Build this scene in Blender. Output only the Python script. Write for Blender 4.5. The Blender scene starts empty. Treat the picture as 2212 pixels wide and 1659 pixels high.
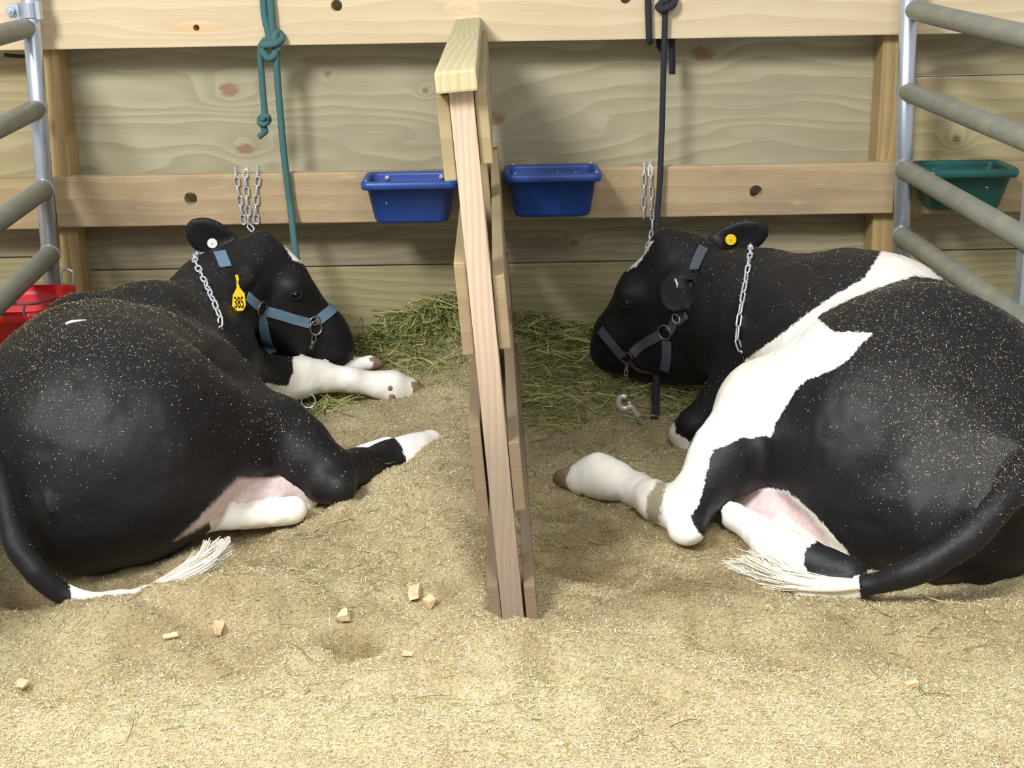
import bpy, bmesh, math, random
import numpy as np
from mathutils import Vector, Matrix, Quaternion

# ------------------------------------------------------------------ camera, world, light
sc = bpy.context.scene
COL = sc.collection
W, H, F = 2212.0, 1659.0, 3100.0
CAM = Vector((0.0, -4.73, 1.36))
PITCH, ROLL = math.radians(17.2), math.radians(1.0)
FWD = Vector((0, math.cos(PITCH), -math.sin(PITCH)))
U0 = Vector((0, math.sin(PITCH), math.cos(PITCH)))
X0 = Vector((1, 0, 0))
RGT = X0 * math.cos(ROLL) - U0 * math.sin(ROLL)
UPV = X0 * math.sin(ROLL) + U0 * math.cos(ROLL)
cd = bpy.data.cameras.new('camera'); cam = bpy.data.objects.new('camera', cd); COL.objects.link(cam)
cd.sensor_fit = 'HORIZONTAL'; cd.sensor_width = 36.0; cd.lens = 36.0 * F / W
cd.clip_start = 0.05; cd.clip_end = 100
m = Matrix.Identity(4)
for i in range(3):
    m[i][0] = RGT[i]; m[i][1] = UPV[i]; m[i][2] = -FWD[i]; m[i][3] = CAM[i]
cam.matrix_world = m
sc.camera = cam

wd = bpy.data.worlds.new('world'); sc.world = wd; wd.use_nodes = True
bg = wd.node_tree.nodes['Background']
bg.inputs['Color'].default_value = (0.95, 0.98, 1.0, 1); bg.inputs['Strength'].default_value = 0.58

def area_light(name, loc, target, size, power, color=(1, 1, 1)):
    l = bpy.data.lights.new(name, 'AREA'); l.shape = 'DISK'; l.size = size; l.energy = power; l.color = color
    o = bpy.data.objects.new(name, l); COL.objects.link(o); o.location = loc
    o.rotation_euler = (Vector(target) - Vector(loc)).to_track_quat('-Z', 'Y').to_euler()
    return o
area_light('barn_lamp', (-2.3, -5.0, 4.0), (0, -1.0, 0), 1.3, 350, (1.0, 1.0, 0.99))
area_light('barn_lamp', (0.9, -5.2, 3.6), (0, -.8, .2), 1.6, 60, (1.0, 1.0, 0.99))
sl = bpy.data.lights.new('aisle_fill', 'SPOT'); sl.energy = 480; sl.spot_size = math.radians(66); sl.spot_blend = 1.0; sl.shadow_soft_size = .35; sl.color = (1.0, 1.0, .97)  # unseen fill spot added to brighten the foreground, stands in for daylight
so = bpy.data.objects.new('aisle_fill', sl); COL.objects.link(so); so.location = (0.2, -3.9, 3.4)
so.rotation_euler = (Vector((0.2, -3.15, 0)) - so.location).to_track_quat('-Z', 'Y').to_euler()

vs = sc.view_settings
vs.view_transform = 'Standard'; vs.look = 'None'; vs.gamma = 1.0; vs.use_curve_mapping = False
vs.exposure = 0.0

# ------------------------------------------------------------------ helpers: places
def ray(px, py):
    return FWD + RGT * ((px - W / 2) / F) - UPV * ((py - H / 2) / F)
def at(px, py, Y):                      # the point on the vertical plane y = Y seen there
    d = ray(px, py); return CAM + d * ((Y - CAM.y) / d.y)
def ground(px, py, z=0.0):
    d = ray(px, py); return CAM + d * ((z - CAM.z) / d.z)
def on_plane(px, py, p0, n):
    d = ray(px, py); return CAM + d * ((p0 - CAM).dot(n) / d.dot(n))
def metres(rpx, p):                     # a length seen at p
    return rpx * (Vector(p) - CAM).dot(FWD) / F
def pix(P):
    P = np.asarray(P, float) - np.array(CAM); z = P @ np.array(FWD)
    return W / 2 + F * (P @ np.array(RGT)) / z, H / 2 - F * (P @ np.array(UPV)) / z

def lin(c):
    c = c / 255.0
    return c / 12.92 if c <= 0.04045 else ((c + 0.055) / 1.055) ** 2.4
def rgb(r, g, b): return (lin(r), lin(g), lin(b), 1.0)

# ------------------------------------------------------------------ helpers: objects
def link(name, me, parent=None, loc=None):
    o = bpy.data.objects.new(name, me); COL.objects.link(o)
    if parent: o.parent = parent
    if loc is not None: o.location = loc
    return o
def tag(o, label=None, cat=None, group=None, kind=None):
    if label: o['label'] = label
    if cat: o['category'] = cat
    if group: o['group'] = group
    if kind: o['kind'] = kind
    return o
def thing(name, loc, label, cat, group=None):
    o = link(name, None, None, loc); o.empty_display_size = 0.05
    return tag(o, label, cat, group)
def mesh_bm(bm, name, mat=None, smooth=False):
    me = bpy.data.meshes.new(name); bm.normal_update(); bm.to_mesh(me); bm.free()
    if mat: me.materials.append(mat)
    if smooth:
        for p in me.polygons: p.use_smooth = True
    return me
def part(name, bm, mat, parent=None, smooth=False):
    """link bm (verts in world space) under parent, keeping world placement"""
    me = mesh_bm(bm, name, mat, smooth)
    o = link(name, me, parent)
    if parent is not None:
        base = parent
        off = Vector((0, 0, 0))
        while base is not None:
            off += base.location; base = base.parent
        me.transform(Matrix.Translation(-off))
    return o
def np_mesh(name, V, Fq, mat, smooth=True, n=4):
    me = bpy.data.meshes.new(name)
    V = np.asarray(V, np.float32); Fq = np.asarray(Fq, np.int32)
    me.vertices.add(len(V)); me.vertices.foreach_set('co', V.ravel())
    me.loops.add(Fq.size); me.loops.foreach_set('vertex_index', Fq.ravel())
    me.polygons.add(len(Fq)); me.polygons.foreach_set('loop_start', np.arange(0, Fq.size, n, dtype=np.int32))
    me.polygons.foreach_set('loop_total', np.full(len(Fq), n, np.int32))
    if smooth: me.polygons.foreach_set('use_smooth', np.ones(len(Fq), bool))
    me.update(calc_edges=True); me.validate()
    if mat: me.materials.append(mat)
    return me

def add_box(bm, c, s, rot=None, bevel=0.0, jitter=0.0, rnd=None):
    vs_ = []
    for sx in (-1, 1):
        for sy in (-1, 1):
            for sz in (-1, 1):
                v = Vector((sx * s[0] / 2, sy * s[1] / 2, sz * s[2] / 2))
                if rnd and jitter: v += Vector((rnd.uniform(-1, 1), rnd.uniform(-1, 1), rnd.uniform(-1, 1))) * jitter
                if rot is not None: v = rot @ v
                vs_.append(bm.verts.new(v + Vector(c)))
    idx = [(0, 1, 3, 2), (4, 6, 7, 5), (0, 4, 5, 1), (2, 3, 7, 6), (0, 2, 6, 4), (1, 5, 7, 3)]
    fs = [bm.faces.new([vs_[i] for i in f]) for f in idx]
    if bevel > 0:
        es = list({e for f in fs for e in f.edges})
        bmesh.ops.bevel(bm, geom=es, offset=bevel, segments=2, affect='EDGES', profile=0.6)
    return bm
def frame_of(t):
    t = t.normalized(); a = Vector((0, 0, 1)) if abs(t.z) < 0.9 else Vector((1, 0, 0))
    u = t.cross(a).normalized(); return u, t.cross(u).normalized()
def add_tube(bm, pts, r, n=10, closed=False, caps=True):
    pts = [Vector(p) for p in pts]; N = len(pts)
    rs = r if isinstance(r, (list, tuple)) else [r] * N
    rings = []; u = None
    for i, p in enumerate(pts):
        if closed: t = pts[(i + 1) % N] - pts[i - 1]
        else: t = pts[min(i + 1, N - 1)] - pts[max(i - 1, 0)]
        t.normalize()
        if u is None: u, v = frame_of(t)
        else:
            u = (u - t * u.dot(t))
            if u.length < 1e-6: u, v = frame_of(t)
            u.normalize()
        v = t.cross(u)
        rings.append([bm.verts.new(p + (u * math.cos(a) + v * math.sin(a)) * rs[i]) for a in [2 * math.pi * k / n for k in range(n)]])
    for i in range(N if closed else N - 1):
        A, B = rings[i], rings[(i + 1) % N]
        for k in range(n): bm.faces.new((A[k], A[(k + 1) % n], B[(k + 1) % n], B[k]))
    if caps and not closed:
        bm.faces.new(rings[0][::-1]); bm.faces.new(rings[-1])
    return bm
def spline(pts, n=8):
    pts = [Vector(p) for p in pts]; out = []
    P = [pts[0] * 2 - pts[1]] + pts + [pts[-1] * 2 - pts[-2]]
    for i in range(1, len(P) - 2):
        a, b, c, d = P[i - 1:i + 3]
        for k in range(n):
            t = k / n
            out.append(0.5 * ((2 * b) + (c - a) * t + (2 * a - 5 * b + 4 * c - d) * t * t + (3 * b - a - 3 * c + d) * t ** 3))
    out.append(pts[-1]); return out
def resample(pts, step):
    pts = [Vector(p) for p in pts]; out = [pts[0].copy()]; need = step
    for a, b in zip(pts, pts[1:]):
        L = (b - a).length; pos = 0.0
        while L - pos >= need:
            pos += need; out.append(a.lerp(b, pos / L)); need = step
        need -= (L - pos)
    return out

# ------------------------------------------------------------------ helpers: materials
class NT:
    def __init__(s, name):
        s.m = bpy.data.materials.new(name); s.m.use_nodes = True; s.t = s.m.node_tree
        s.b = s.t.nodes['Principled BSDF']; s.k = 0
    def n(s, typ, **kw):
        o = s.t.nodes.new(typ)
        for a, v in kw.items(): setattr(o, a, v)
        return o
    def put(s, sock, v):
        if hasattr(v, 'is_output') or isinstance(v, bpy.types.NodeSocket): s.t.links.new(v, sock)
        elif v is not None: sock.default_value = v
    def M(s, op, a, b=None, c=None, clamp=False):
        o = s.n('ShaderNodeMath', operation=op, use_clamp=clamp); s.put(o.inputs[0], a)
        if b is not None: s.put(o.inputs[1], b)
        if c is not None: s.put(o.inputs[2], c)
        return o.outputs[0]
    def step(s, v, lo, hi, t0=0.0, t1=1.0):
        o = s.n('ShaderNodeMapRange', interpolation_type='SMOOTHSTEP'); s.put(o.inputs[0], v)
        for i, x in zip((1, 2, 3, 4), (lo, hi, t0, t1)): s.put(o.inputs[i], x)
        return o.outputs[0]
    def noise(s, vec, scale=5, detail=3, rough=0.55, dist=0.0):
        o = s.n('ShaderNodeTexNoise'); s.put(o.inputs['Vector'], vec); o.inputs['Scale'].default_value = scale
        o.inputs['Detail'].default_value = detail; o.inputs['Roughness'].default_value = rough; o.inputs['Distortion'].default_value = dist
        return o.outputs[0]
    def scale(s, vec, v):
        o = s.n('ShaderNodeVectorMath', operation='MULTIPLY'); s.put(o.inputs[0], vec); o.inputs[1].default_value = v; return o.outputs[0]
    def mix(s, fac, a, b, blend='MIX'):
        o = s.n('ShaderNodeMix', data_type='RGBA', blend_type=blend); s.put(o.inputs[0], fac); s.put(o.inputs[6], a); s.put(o.inputs[7], b); return o.outputs[2]
    def coord(s, k='Object'):
        return s.n('ShaderNodeTexCoord').outputs[k]
    def xyz(s, vec):
        o = s.n('ShaderNodeSeparateXYZ'); s.put(o.inputs[0], vec); return o.outputs
    def attr(s, nm):
        o = s.n('ShaderNodeAttribute'); o.attribute_name = nm; return o
    def bump(s, h, strength=0.3, dist=0.01):
        o = s.n('ShaderNodeBump'); o.inputs['Strength'].default_value = strength; o.inputs['Distance'].default_value = dist
        s.put(o.inputs['Height'], h); s.t.links.new(o.outputs[0], s.b.inputs['Normal'])
    def done(s, col=None, rough=0.6, metal=0.0, spec=None, **kw):
        if col is not None: s.put(s.b.inputs['Base Color'], col)
        s.put(s.b.inputs['Roughness'], rough); s.put(s.b.inputs['Metallic'], metal)
        if spec is not None: s.b.inputs['Specular IOR Level'].default_value = spec
        for k, v in kw.items(): s.put(s.b.inputs[k.replace('_', ' ')], v)
        return s.m

def wood(name, light, dark, stain, u='x', v='z', ring=26.0, warp=0.10, contrast=0.5, knots=(), knot_col=rgb(120, 84, 58), seed=0.0, fibre=0.3, stainy=0.6, scuff=None, grime=None):
    """long-grained timber: growth-ring lines bent round knots. u runs along the grain, v across it"""
    k = NT(name); P = k.coord(); c = dict(zip('xyz', k.xyz(P)))
    U, V_ = c[u], c[v]
    cv = k.n('ShaderNodeCombineXYZ'); k.put(cv.inputs[0], U); k.put(cv.inputs[1], V_); cv.inputs[2].default_value = seed
    uv = cv.outputs[0]
    w = k.noise(k.scale(uv, (1.1, 4.2, 1)), 1.0, 2.5, 0.5)
    field = k.M('ADD', k.M('MULTIPLY', V_, 1.0), k.M('MULTIPLY', k.M('SUBTRACT', w, 0.5), warp * 5))
    core = None
    for (ku, kv, ru, rv) in knots:
        du = k.M('DIVIDE', k.M('SUBTRACT', U, ku), ru); dv = k.M('DIVIDE', k.M('SUBTRACT', V_, kv), rv)
        d2 = k.M('ADD', k.M('MULTIPLY', du, du), k.M('MULTIPLY', dv, dv))
        g = k.M('EXPONENT', k.M('MULTIPLY', d2, -0.22))
        field = k.M('ADD', field, k.M('MULTIPLY', g, 0.085))
        cm = k.step(k.M('ADD', d2, k.M('MULTIPLY', k.M('SUBTRACT', k.noise(k.scale(uv, (30, 60, 1)), 1.0, 3), .5), 1.6)), 1.0, 0.1)
        core = cm if core is None else k.M('MAXIMUM', core, cm)
    ph = k.M('FRACT', k.M('MULTIPLY', field, ring))
    line = k.step(ph, 0.0, 0.86); line2 = k.step(ph, 0.88, 1.0, 1.0, 0.0)
    line = k.M('MULTIPLY', line, line2)
    fib = k.noise(k.scale(uv, (3.0, 170.0, 1)), 1.0, 3, 0.6)
    st = k.noise(k.scale(uv, (1.6, 5.0, 1)), 1.0, 4, 0.6)
    col = k.mix(k.M('MULTIPLY', line, contrast), light, dark)
    col = k.mix(k.M('MULTIPLY', k.step(st, 0.42, 0.68), stainy), col, stain)
    col = k.mix(k.M('MULTIPLY', k.step(fib, 0.5, 0.75), fibre), col, dark)
    if scuff:
        sn = k.noise(k.scale(uv, (7, 22, 1)), 1.0, 5, 0.7)
        col = k.mix(k.M('MULTIPLY', k.step(sn, 0.56, 0.72), 0.55), col, scuff)
    if grime:                              # dirt splashed up the lower part
        gz = k.M('ADD', c['z'], k.M('MULTIPLY', k.M('SUBTRACT', st, .5), .5)); col = k.mix(k.M('MULTIPLY', k.step(gz, grime[0], grime[1]), .8), col, grime[2])
    if core is not None: col = k.mix(k.M('MULTIPLY', core, 0.75), col, knot_col)
    k.bump(k.M('ADD', fib, k.M('MULTIPLY', line, 0.6)), 0.25, 0.003)
    return k.done(col, k.M('ADD', k.M('MULTIPLY', fib, 0.2), 0.55), spec=0.3)

def plain(name, col, rough=0.5, metal=0.0, var=0.12, vscale=30.0, bump=0.0, dirt=None, dirt_amt=0.3, spec=None):
    k = NT(name); P = k.coord(); n_ = k.noise(P, vscale, 4, 0.6)
    dk = tuple(x * (1 - var * 2) for x in col[:3]) + (1,)
    c = k.mix(n_, dk, tuple(min(1, x * (1 + var)) for x in col[:3]) + (1,))
    if dirt:
        c = k.mix(k.M('MULTIPLY', k.step(k.noise(P, vscale * 0.5, 6, 0.7), 0.5, 0.7), dirt_amt), c, dirt)
    if bump: k.bump(k.noise(P, vscale * 6, 3), bump, 0.002)
    return k.done(c, rough, metal, spec)

PINE = dict(light=rgb(214, 196, 162), dark=rgb(188, 162, 124), stain=rgb(204, 180, 146))
M_blue = plain('blue_plastic', rgb(38, 74, 152), 0.42, var=0.10, vscale=14, dirt=rgb(120, 130, 150), dirt_amt=0.12)
M_green = plain('green_plastic', rgb(14, 86, 80), 0.35, var=0.12, vscale=14, dirt=rgb(110, 130, 110), dirt_amt=0.15)
M_red = plain('red_plastic', rgb(196, 24, 28), 0.32, var=0.08, vscale=8)
M_galv = plain('galvanised_steel', rgb(196, 203, 214), 0.38, 0.75, var=0.10, vscale=18)
M_pipe = plain('dusty_pipe', rgb(140, 140, 126), 0.55, 0.15, var=0.16, vscale=16, dirt=rgb(162, 150, 104), dirt_amt=0.5)
M_chain = plain('zinc_chain', rgb(226, 231, 238), 0.28, 0.6, var=0.04, vscale=60)
M_rust = plain('rusty_chain', rgb(128, 98, 88), 0.5, 0.7, var=0.2, vscale=90)
M_brass = plain('nickel_snap', rgb(224, 222, 206), 0.25, 0.55, var=0.06, vscale=60)
M_steel = plain('dull_ring', rgb(150, 146, 140), 0.35, 0.9, var=0.1, vscale=60)
M_white = plain('white_plastic', rgb(236, 236, 230), 0.4, var=0.03)
M_white2 = plain('pale_sliver', rgb(236, 226, 196), .7, var=.08)
M_yellow = plain('yellow_plastic', rgb(244, 205, 34), 0.4, var=0.04)
M_ink = plain('black_ink', rgb(22, 20, 14), 0.5)
M_hoof = plain('hoof_horn', rgb(150, 122, 98), 0.6, var=0.25, vscale=30, dirt=rgb(70, 52, 40), dirt_amt=0.6)
M_eye = plain('dark_eye', rgb(14, 11, 10), 0.08, var=0.1)
M_lid = plain('dark_lid', rgb(20, 18, 19), .7)
M_screw = plain('screw_head', rgb(225, 225, 220), 0.35, 0.5)
M_wire = plain('grey_wire', rgb(120, 118, 120), 0.45, 0.4)

def rope_mat(name, col):
    k = NT(name); P = k.coord()
    w = k.n('ShaderNodeTexWave', wave_type='BANDS', bands_direction='DIAGONAL'); k.put(w.inputs['Vector'], P)
    w.inputs['Scale'].default_value = 95; w.inputs['Distortion'].default_value = 1.5
    n_ = k.noise(P, 240, 3)
    f = k.M('MULTIPLY', k.M('ADD', w.outputs['Fac'], n_), 0.5)
    dk = tuple(x * 0.55 for x in col[:3]) + (1,); lt = tuple(min(1, x * 1.35) for x in col[:3]) + (1,)
    k.bump(f, 0.6, 0.003)
    return k.done(k.mix(f, dk, lt), 0.85, spec=0.2)
M_ropeg = rope_mat('green_rope', rgb(74, 112, 112))
M_ropek = rope_mat('black_rope', rgb(52, 54, 62))
def web_mat(name, col):
    k = NT(name); P = k.coord()
    n1 = k.noise(P, 700, 2); n2 = k.noise(P, 30, 4, 0.65)
    f = k.M('ADD', k.M('MULTIPLY', n1, 0.5), k.M('MULTIPLY', n2, 0.5))
    dk = tuple(x * 0.6 for x in col[:3]) + (1,); lt = tuple(min(1, x * 1.25) for x in col[:3]) + (1,)
    k.bump(n1, 0.4, 0.001)
    return k.done(k.mix(f, dk, lt), 0.8, spec=0.2)
M_webb = web_mat('blue_webbing', rgb(106, 134, 152))
M_webg = web_mat('grey_webbing', rgb(84, 88, 98))

PAL = np.array([[lin(c) for c in q] for q in ((236, 222, 178), (222, 200, 146), (200, 172, 118), (244, 234, 200), (176, 146, 98), (160, 160, 92), (226, 196, 158))])
def flakes(name, C, Nrm, parent, mat, lmin, lmax, wmin, wmax, seed, loc=(0, 0, 0), lay=.35, cols=None, lift=.0015):
    """small flat shavings: C centres, Nrm surface normals -> one mesh"""
    r = np.random.default_rng(seed); n = len(C)
    t = r.normal(size=(n, 3)); nn = Nrm + r.normal(size=(n, 3)) * lay; nn /= np.linalg.norm(nn, axis=1)[:, None]
    t -= nn * (t * nn).sum(1)[:, None]; t /= np.linalg.norm(t, axis=1)[:, None]; b = np.cross(nn, t)
    L = (lmin + (lmax - lmin) * r.random(n) ** 2)[:, None] / 2; Wd = (wmin + (wmax - wmin) * r.random(n) ** 1.5)[:, None] / 2
    curl = (r.random(n)[:, None] - .3) * L * .6
    C = C + Nrm * lift
    V = np.stack([C - t * L - b * Wd + nn * curl, C - b * Wd * .9, C + t * L - b * Wd * .6 + nn * curl, C + t * L + b * Wd * .8 + nn * curl, C + b * Wd, C - t * L + b * Wd * .7 + nn * curl], 1).reshape(-1, 3)
    i = np.arange(n)[:, None] * 6
    Fq = np.concatenate([i + np.array([0, 1, 4, 5]), i + np.array([1, 2, 3, 4])])
    me = np_mesh(name, V - np.array(loc), Fq, mat, False)
    if cols is not None:
        a = me.attributes.new('tint', 'FLOAT_COLOR', 'POINT'); a.data.foreach_set('color', np.repeat(np.c_[cols, np.ones(n)], 6, 0).astype(np.float32).ravel())
    o = link(name, me, parent); o['kind'] = 'stuff'; return o
def tint_mat(name, rough=.75):
    k = NT(name); return k.done(k.attr('tint').outputs['Color'], rough, spec=.2)
M_tint = tint_mat('shaving_tints')
# ------------------------------------------------------------------ the back wall
def xz(px, py, Y=0.0):
    p = at(px, py, Y); return p.x, p.z
wall = link('wall_back', None); tag(wall, 'back wall of wide weathered boards behind both cows', kind='structure')
RAILY, POSTY = -0.155, -0.11
def knot(px, py, rx, ry):
    x, z = xz(px, py); return (x, z, rx, ry)
KH = rgb(176, 170, 142); KD = rgb(148, 139, 108); KS = rgb(158, 149, 126)
M_plank = [
    wood('board_upper', KH, KD, KS, ring=17, warp=0.10, contrast=0.62, seed=1.3, stainy=0.85, fibre=0.26, knot_col=rgb(140, 98, 74),
         knots=[knot(495, 195, .040, .028), knot(530, 322, .034, .022), knot(1065, 256, .045, .028), knot(1516, 116, .050, .032),
                knot(918, 196, .013, .011), knot(708, 160, .012, .011)]),
    wood('board_lower', rgb(164, 155, 124), rgb(130, 118, 92), rgb(130, 118, 100), ring=30, warp=0.05, contrast=0.5, seed=4.1, stainy=0.6, fibre=0.2,
         knots=[knot(735, 626, .018, .014), knot(1240, 524, .02, .013)]),
    wood('board_base', rgb(166, 157, 120), rgb(130, 119, 85), rgb(126, 115, 86), ring=34, warp=0.03, contrast=0.45, seed=7.7, stainy=0.5, fibre=0.2),
    wood('board_side', rgb(182, 170, 130), rgb(150, 134, 100), rgb(150, 134, 108), ring=24, warp=0.05, contrast=0.5, seed=11.0, stainy=0.5, fibre=0.18,
         knots=[knot(2067, 300, .02, .016)]),
]
def plank(x0, x1, z0, z1, mat, t=0.04, y=0.0):
    bm = bmesh.new(); add_box(bm, ((x0 + x1) / 2, y + t / 2, (z0 + z1) / 2), (x1 - x0, t, z1 - z0), bevel=0.004)
    return part('plank', bm, mat, wall)
xl = xz(108, 300)[0]; xr = xz(1915, 300)[0]
def zb(px, py): return xz(px, py)[1]
zs = zb(1100, 430); z2 = zb(1150, 568); z3 = zb(800, 730)
ztop = zb(1100, -160)
for (a, b, zz, mt) in ((xl, xr, (ztop, zs, z2, z3 - .005), M_plank[:3]),
                       (-2.7, xl - .002, (ztop, zb(50, 440), zb(50, 556), z3 - .005), (M_plank[3], M_plank[1], M_plank[2])),
                       (xr + .002, 2.7, (ztop, zb(2080, 163), zb(2080, 400), zb(2080, 540), z3 - .005), (M_plank[1], M_plank[3], M_plank[1], M_plank[2]))):
    for i in range(len(zz) - 1):
        plank(a, b, zz[i + 1] + 0.002, zz[i] - 0.002, mt[i])
plank(-2.7, 2.7, -0.12, z3 - .009, M_plank[2], y=0.012)

def holed_bar(name, x0, x1, z0, z1, y0, y1, mat, holes, label):
    bm = bmesh.new(); add_box(bm, ((x0 + x1) / 2, (y0 + y1) / 2, (z0 + z1) / 2), (x1 - x0, abs(y1 - y0), z1 - z0), bevel=0.004)
    me = mesh_bm(bm, name, mat); o = link(name, me)
    cut = bmesh.new()
    for (hx, hz, r) in holes:
        add_tube(cut, [(hx, y0 - .03, hz), (hx, y1 + .03, hz)] if y0 < y1 else [(hx, y1 - .03, hz), (hx, y0 + .03, hz)], r, 24)
    bmesh.ops.recalc_face_normals(cut, faces=cut.faces)
    co = link('cut', mesh_bm(cut, 'cut', mat))
    md = o.modifiers.new('b', 'BOOLEAN'); md.object = co; md.operation = 'DIFFERENCE'; md.solver = 'EXACT'
    dg = bpy.context.evaluated_depsgraph_get()
    new = bpy.data.meshes.new_from_object(o.evaluated_get(dg)); o.modifiers.clear(); o.data = new
    bpy.data.objects.remove(co)
    return tag(o, label, kind='structure')

# top beam and feed rail run the whole width, each fixed over the posts
def bar_z(px, py): return at(px, py, RAILY).z
M_beam = wood('pine_beam', ring=22, warp=0.035, contrast=0.35, seed=2.0, stainy=0.45, fibre=0.14, knot_col=rgb(226, 176, 124),
              knots=[(at(424, 60, RAILY).x, at(424, 60, RAILY).z, .10, .016), (at(995, 20, RAILY).x, at(995, 20, RAILY).z, .02, .006)], **PINE)
bz = at(1100, 90, RAILY).z
h1 = at(727, 12, RAILY); h2 = at(1352, -4, RAILY); h3 = at(424, 60, RAILY)
holed_bar('trim_1', -2.7, 2.7, bz, bz + 0.235, RAILY, POSTY, M_beam, [(h1.x, h1.z, .0175), (h2.x, h2.z, .0175), (h3.x, h3.z, .010)], 'bright new pine beam along the top of the wall')
M_rail = wood('worn_rail', rgb(184, 162, 126), rgb(158, 132, 100), rgb(150, 128, 106), ring=20, warp=0.03, contrast=0.4, seed=6.0, stainy=0.8, fibre=0.2, scuff=rgb(208, 180, 134))
rz1 = at(1100, 366, RAILY).z; rz0 = at(1100, 475, RAILY).z
h1 = at(412, 429, RAILY); h2 = at(1633, 414, RAILY)
rx0 = at(118, 430, RAILY).x; rx1 = at(1932, 410, RAILY).x
holed_bar('trim_2', rx0, rx1, rz0, rz1, RAILY, POSTY, M_rail, [(h1.x, h1.z, .0205), (h2.x, h2.z, .0205)], 'scuffed brown feed rail between the two gates, drilled with two round holes')
M_rail2 = wood('worn_rail_ends', rgb(176, 158, 116), rgb(146, 124, 90), rgb(152, 128, 104), ring=20, warp=0.03, contrast=0.4, seed=9.0, stainy=0.7, fibre=0.2)
for nm, a, b, lb in (('trim_3', -2.7, rx0 - .004, 'feed rail board beyond the left gate'), ('trim_4', rx1 + .004, 2.7, 'feed rail board behind the green trough')):
    bm = bmesh.new(); add_box(bm, ((a + b) / 2, (RAILY + POSTY) / 2 + .004, (rz0 + rz1) / 2 - .004), (b - a, POSTY - RAILY, rz1 - rz0), bevel=.004)
    tag(link(nm, mesh_bm(bm, nm, M_rail2)), lb, kind='structure')
M_post = wood('wall_post', rgb(186, 160, 112), rgb(140, 112, 74), rgb(150, 128, 92), u='z', v='x', ring=30, warp=0.03, contrast=0.5, seed=3.0, stainy=0.6, fibre=0.35, scuff=rgb(200, 178, 134))
for nm, p0, p1, lb in (('trim_5', (98, 250), (139, 250), 'wall post beside the left gate'), ('trim_6', (1899, 250), (1948, 250), 'wall post beside the right gate')):
    a = at(*p0, POSTY).x; b = at(*p1, POSTY).x
    bm = bmesh.new(); add_box(bm, ((a + b) / 2, POSTY / 2 - .001, 0.55), (b - a, -POSTY - .004, 1.5), bevel=.005)
    tag(link(nm, mesh_bm(bm, nm, M_post)), lb, kind='structure')

# ------------------------------------------------------------------ the partition between the stalls
PB = ground(1109, 1340); PT = on_plane(995, 196, PB, Vector((0, 1, 0)))
part_up = (PT - PB).normalized()
rear_top = at(1019, 42, -0.01)
part_len = 1.86
yaw = Vector(((rear_top.x - PT.x), (rear_top.y - PT.y), 0)).normalized()
px_ = yaw.cross(Vector((0, 0, 1))).normalized()
px_ = (px_ - part_up * px_.dot(part_up)).normalized(); py_ = part_up.cross(px_).normalized()
PM = Matrix(((px_.x, py_.x, part_up.x, PB.x), (px_.y, py_.y, part_up.y, PB.y), (px_.z, py_.z, part_up.z, PB.z), (0, 0, 0, 1)))
PH = (PT - PB).length
partn = thing('stall_divider', PB, 'wooden board partition with a flat cap standing between the two cows', 'partition')
M_pfront = wood('divider_post', rgb(202, 180, 154), rgb(160, 134, 112), rgb(176, 154, 138), u='z', v='x', ring=70, warp=0.016, contrast=0.42, seed=5.0, stainy=0.5, fibre=0.4, grime=(.80, .22, rgb(122, 108, 94)))
M_pboard = wood('divider_board', rgb(160, 144, 106), rgb(128, 110, 80), rgb(130, 110, 88), u='y', v='z', ring=13, warp=0.05, contrast=0.3, seed=8.0, stainy=0.7, fibre=0.3, grime=(.85, .3, rgb(112, 94, 78)))
M_pcap = wood('divider_cap', rgb(196, 184, 142), rgb(160, 146, 108), rgb(176, 162, 126), u='y', v='x', ring=60, warp=0.02, contrast=0.45, seed=12.0, stainy=0.5, fibre=0.3)
rnd = random.Random(3)
def pbox(name, c, s, mat, bev=.003):
    bm = bmesh.new(); add_box(bm, c, s, bevel=bev); 
    me = mesh_bm(bm, name, mat); me.transform(Matrix.Translation(-PB) @ PM)
    return link(name, me, partn)
PW, BT = 0.046, 0.024
zof = lambda y: (1340 - y) / (1340 - 196) * PH
pbox('post', (0, .045, PH / 2 - .06), (PW, .09, PH + .12), M_pfront)
pbox('post', (0, .95, PH / 2 - .06), (PW, .09, PH + .12), M_pboard)
pbox('post', (0, 1.80, PH / 2 - .06), (PW, .09, PH + .12), M_pboard)
cw = 0.078
pbox('cap', (-.006, .92, PH + .020), (cw, 1.90, .040), M_pcap, .005)
for y0, y1, dx, dy in ((203, 372, 0, .012), (540, 737, 0, .02), (886, 1096, -.004, .004), (1250, 1400, 0, .0)):
    z0, z1 = zof(y1), zof(y0)
    pbox('board', (-PW / 2 - BT / 2 - .001 + dx, .92 + dy, (z0 + z1) / 2), (BT, 1.84, z1 - z0), M_pboard)
for y0, y1, dx, dy in ((198, 345, 0, .012), (574, 729, .001, .014), (930, 1087, 0, .004), (1258, 1410, .004, -.004)):
    z0, z1 = zof(y1), zof(y0)
    pbox('board', (PW / 2 + BT / 2 + .001 + dx, .92 + dy, (z0 + z1) / 2), (BT, 1.84, z1 - z0), M_pboard)

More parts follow.
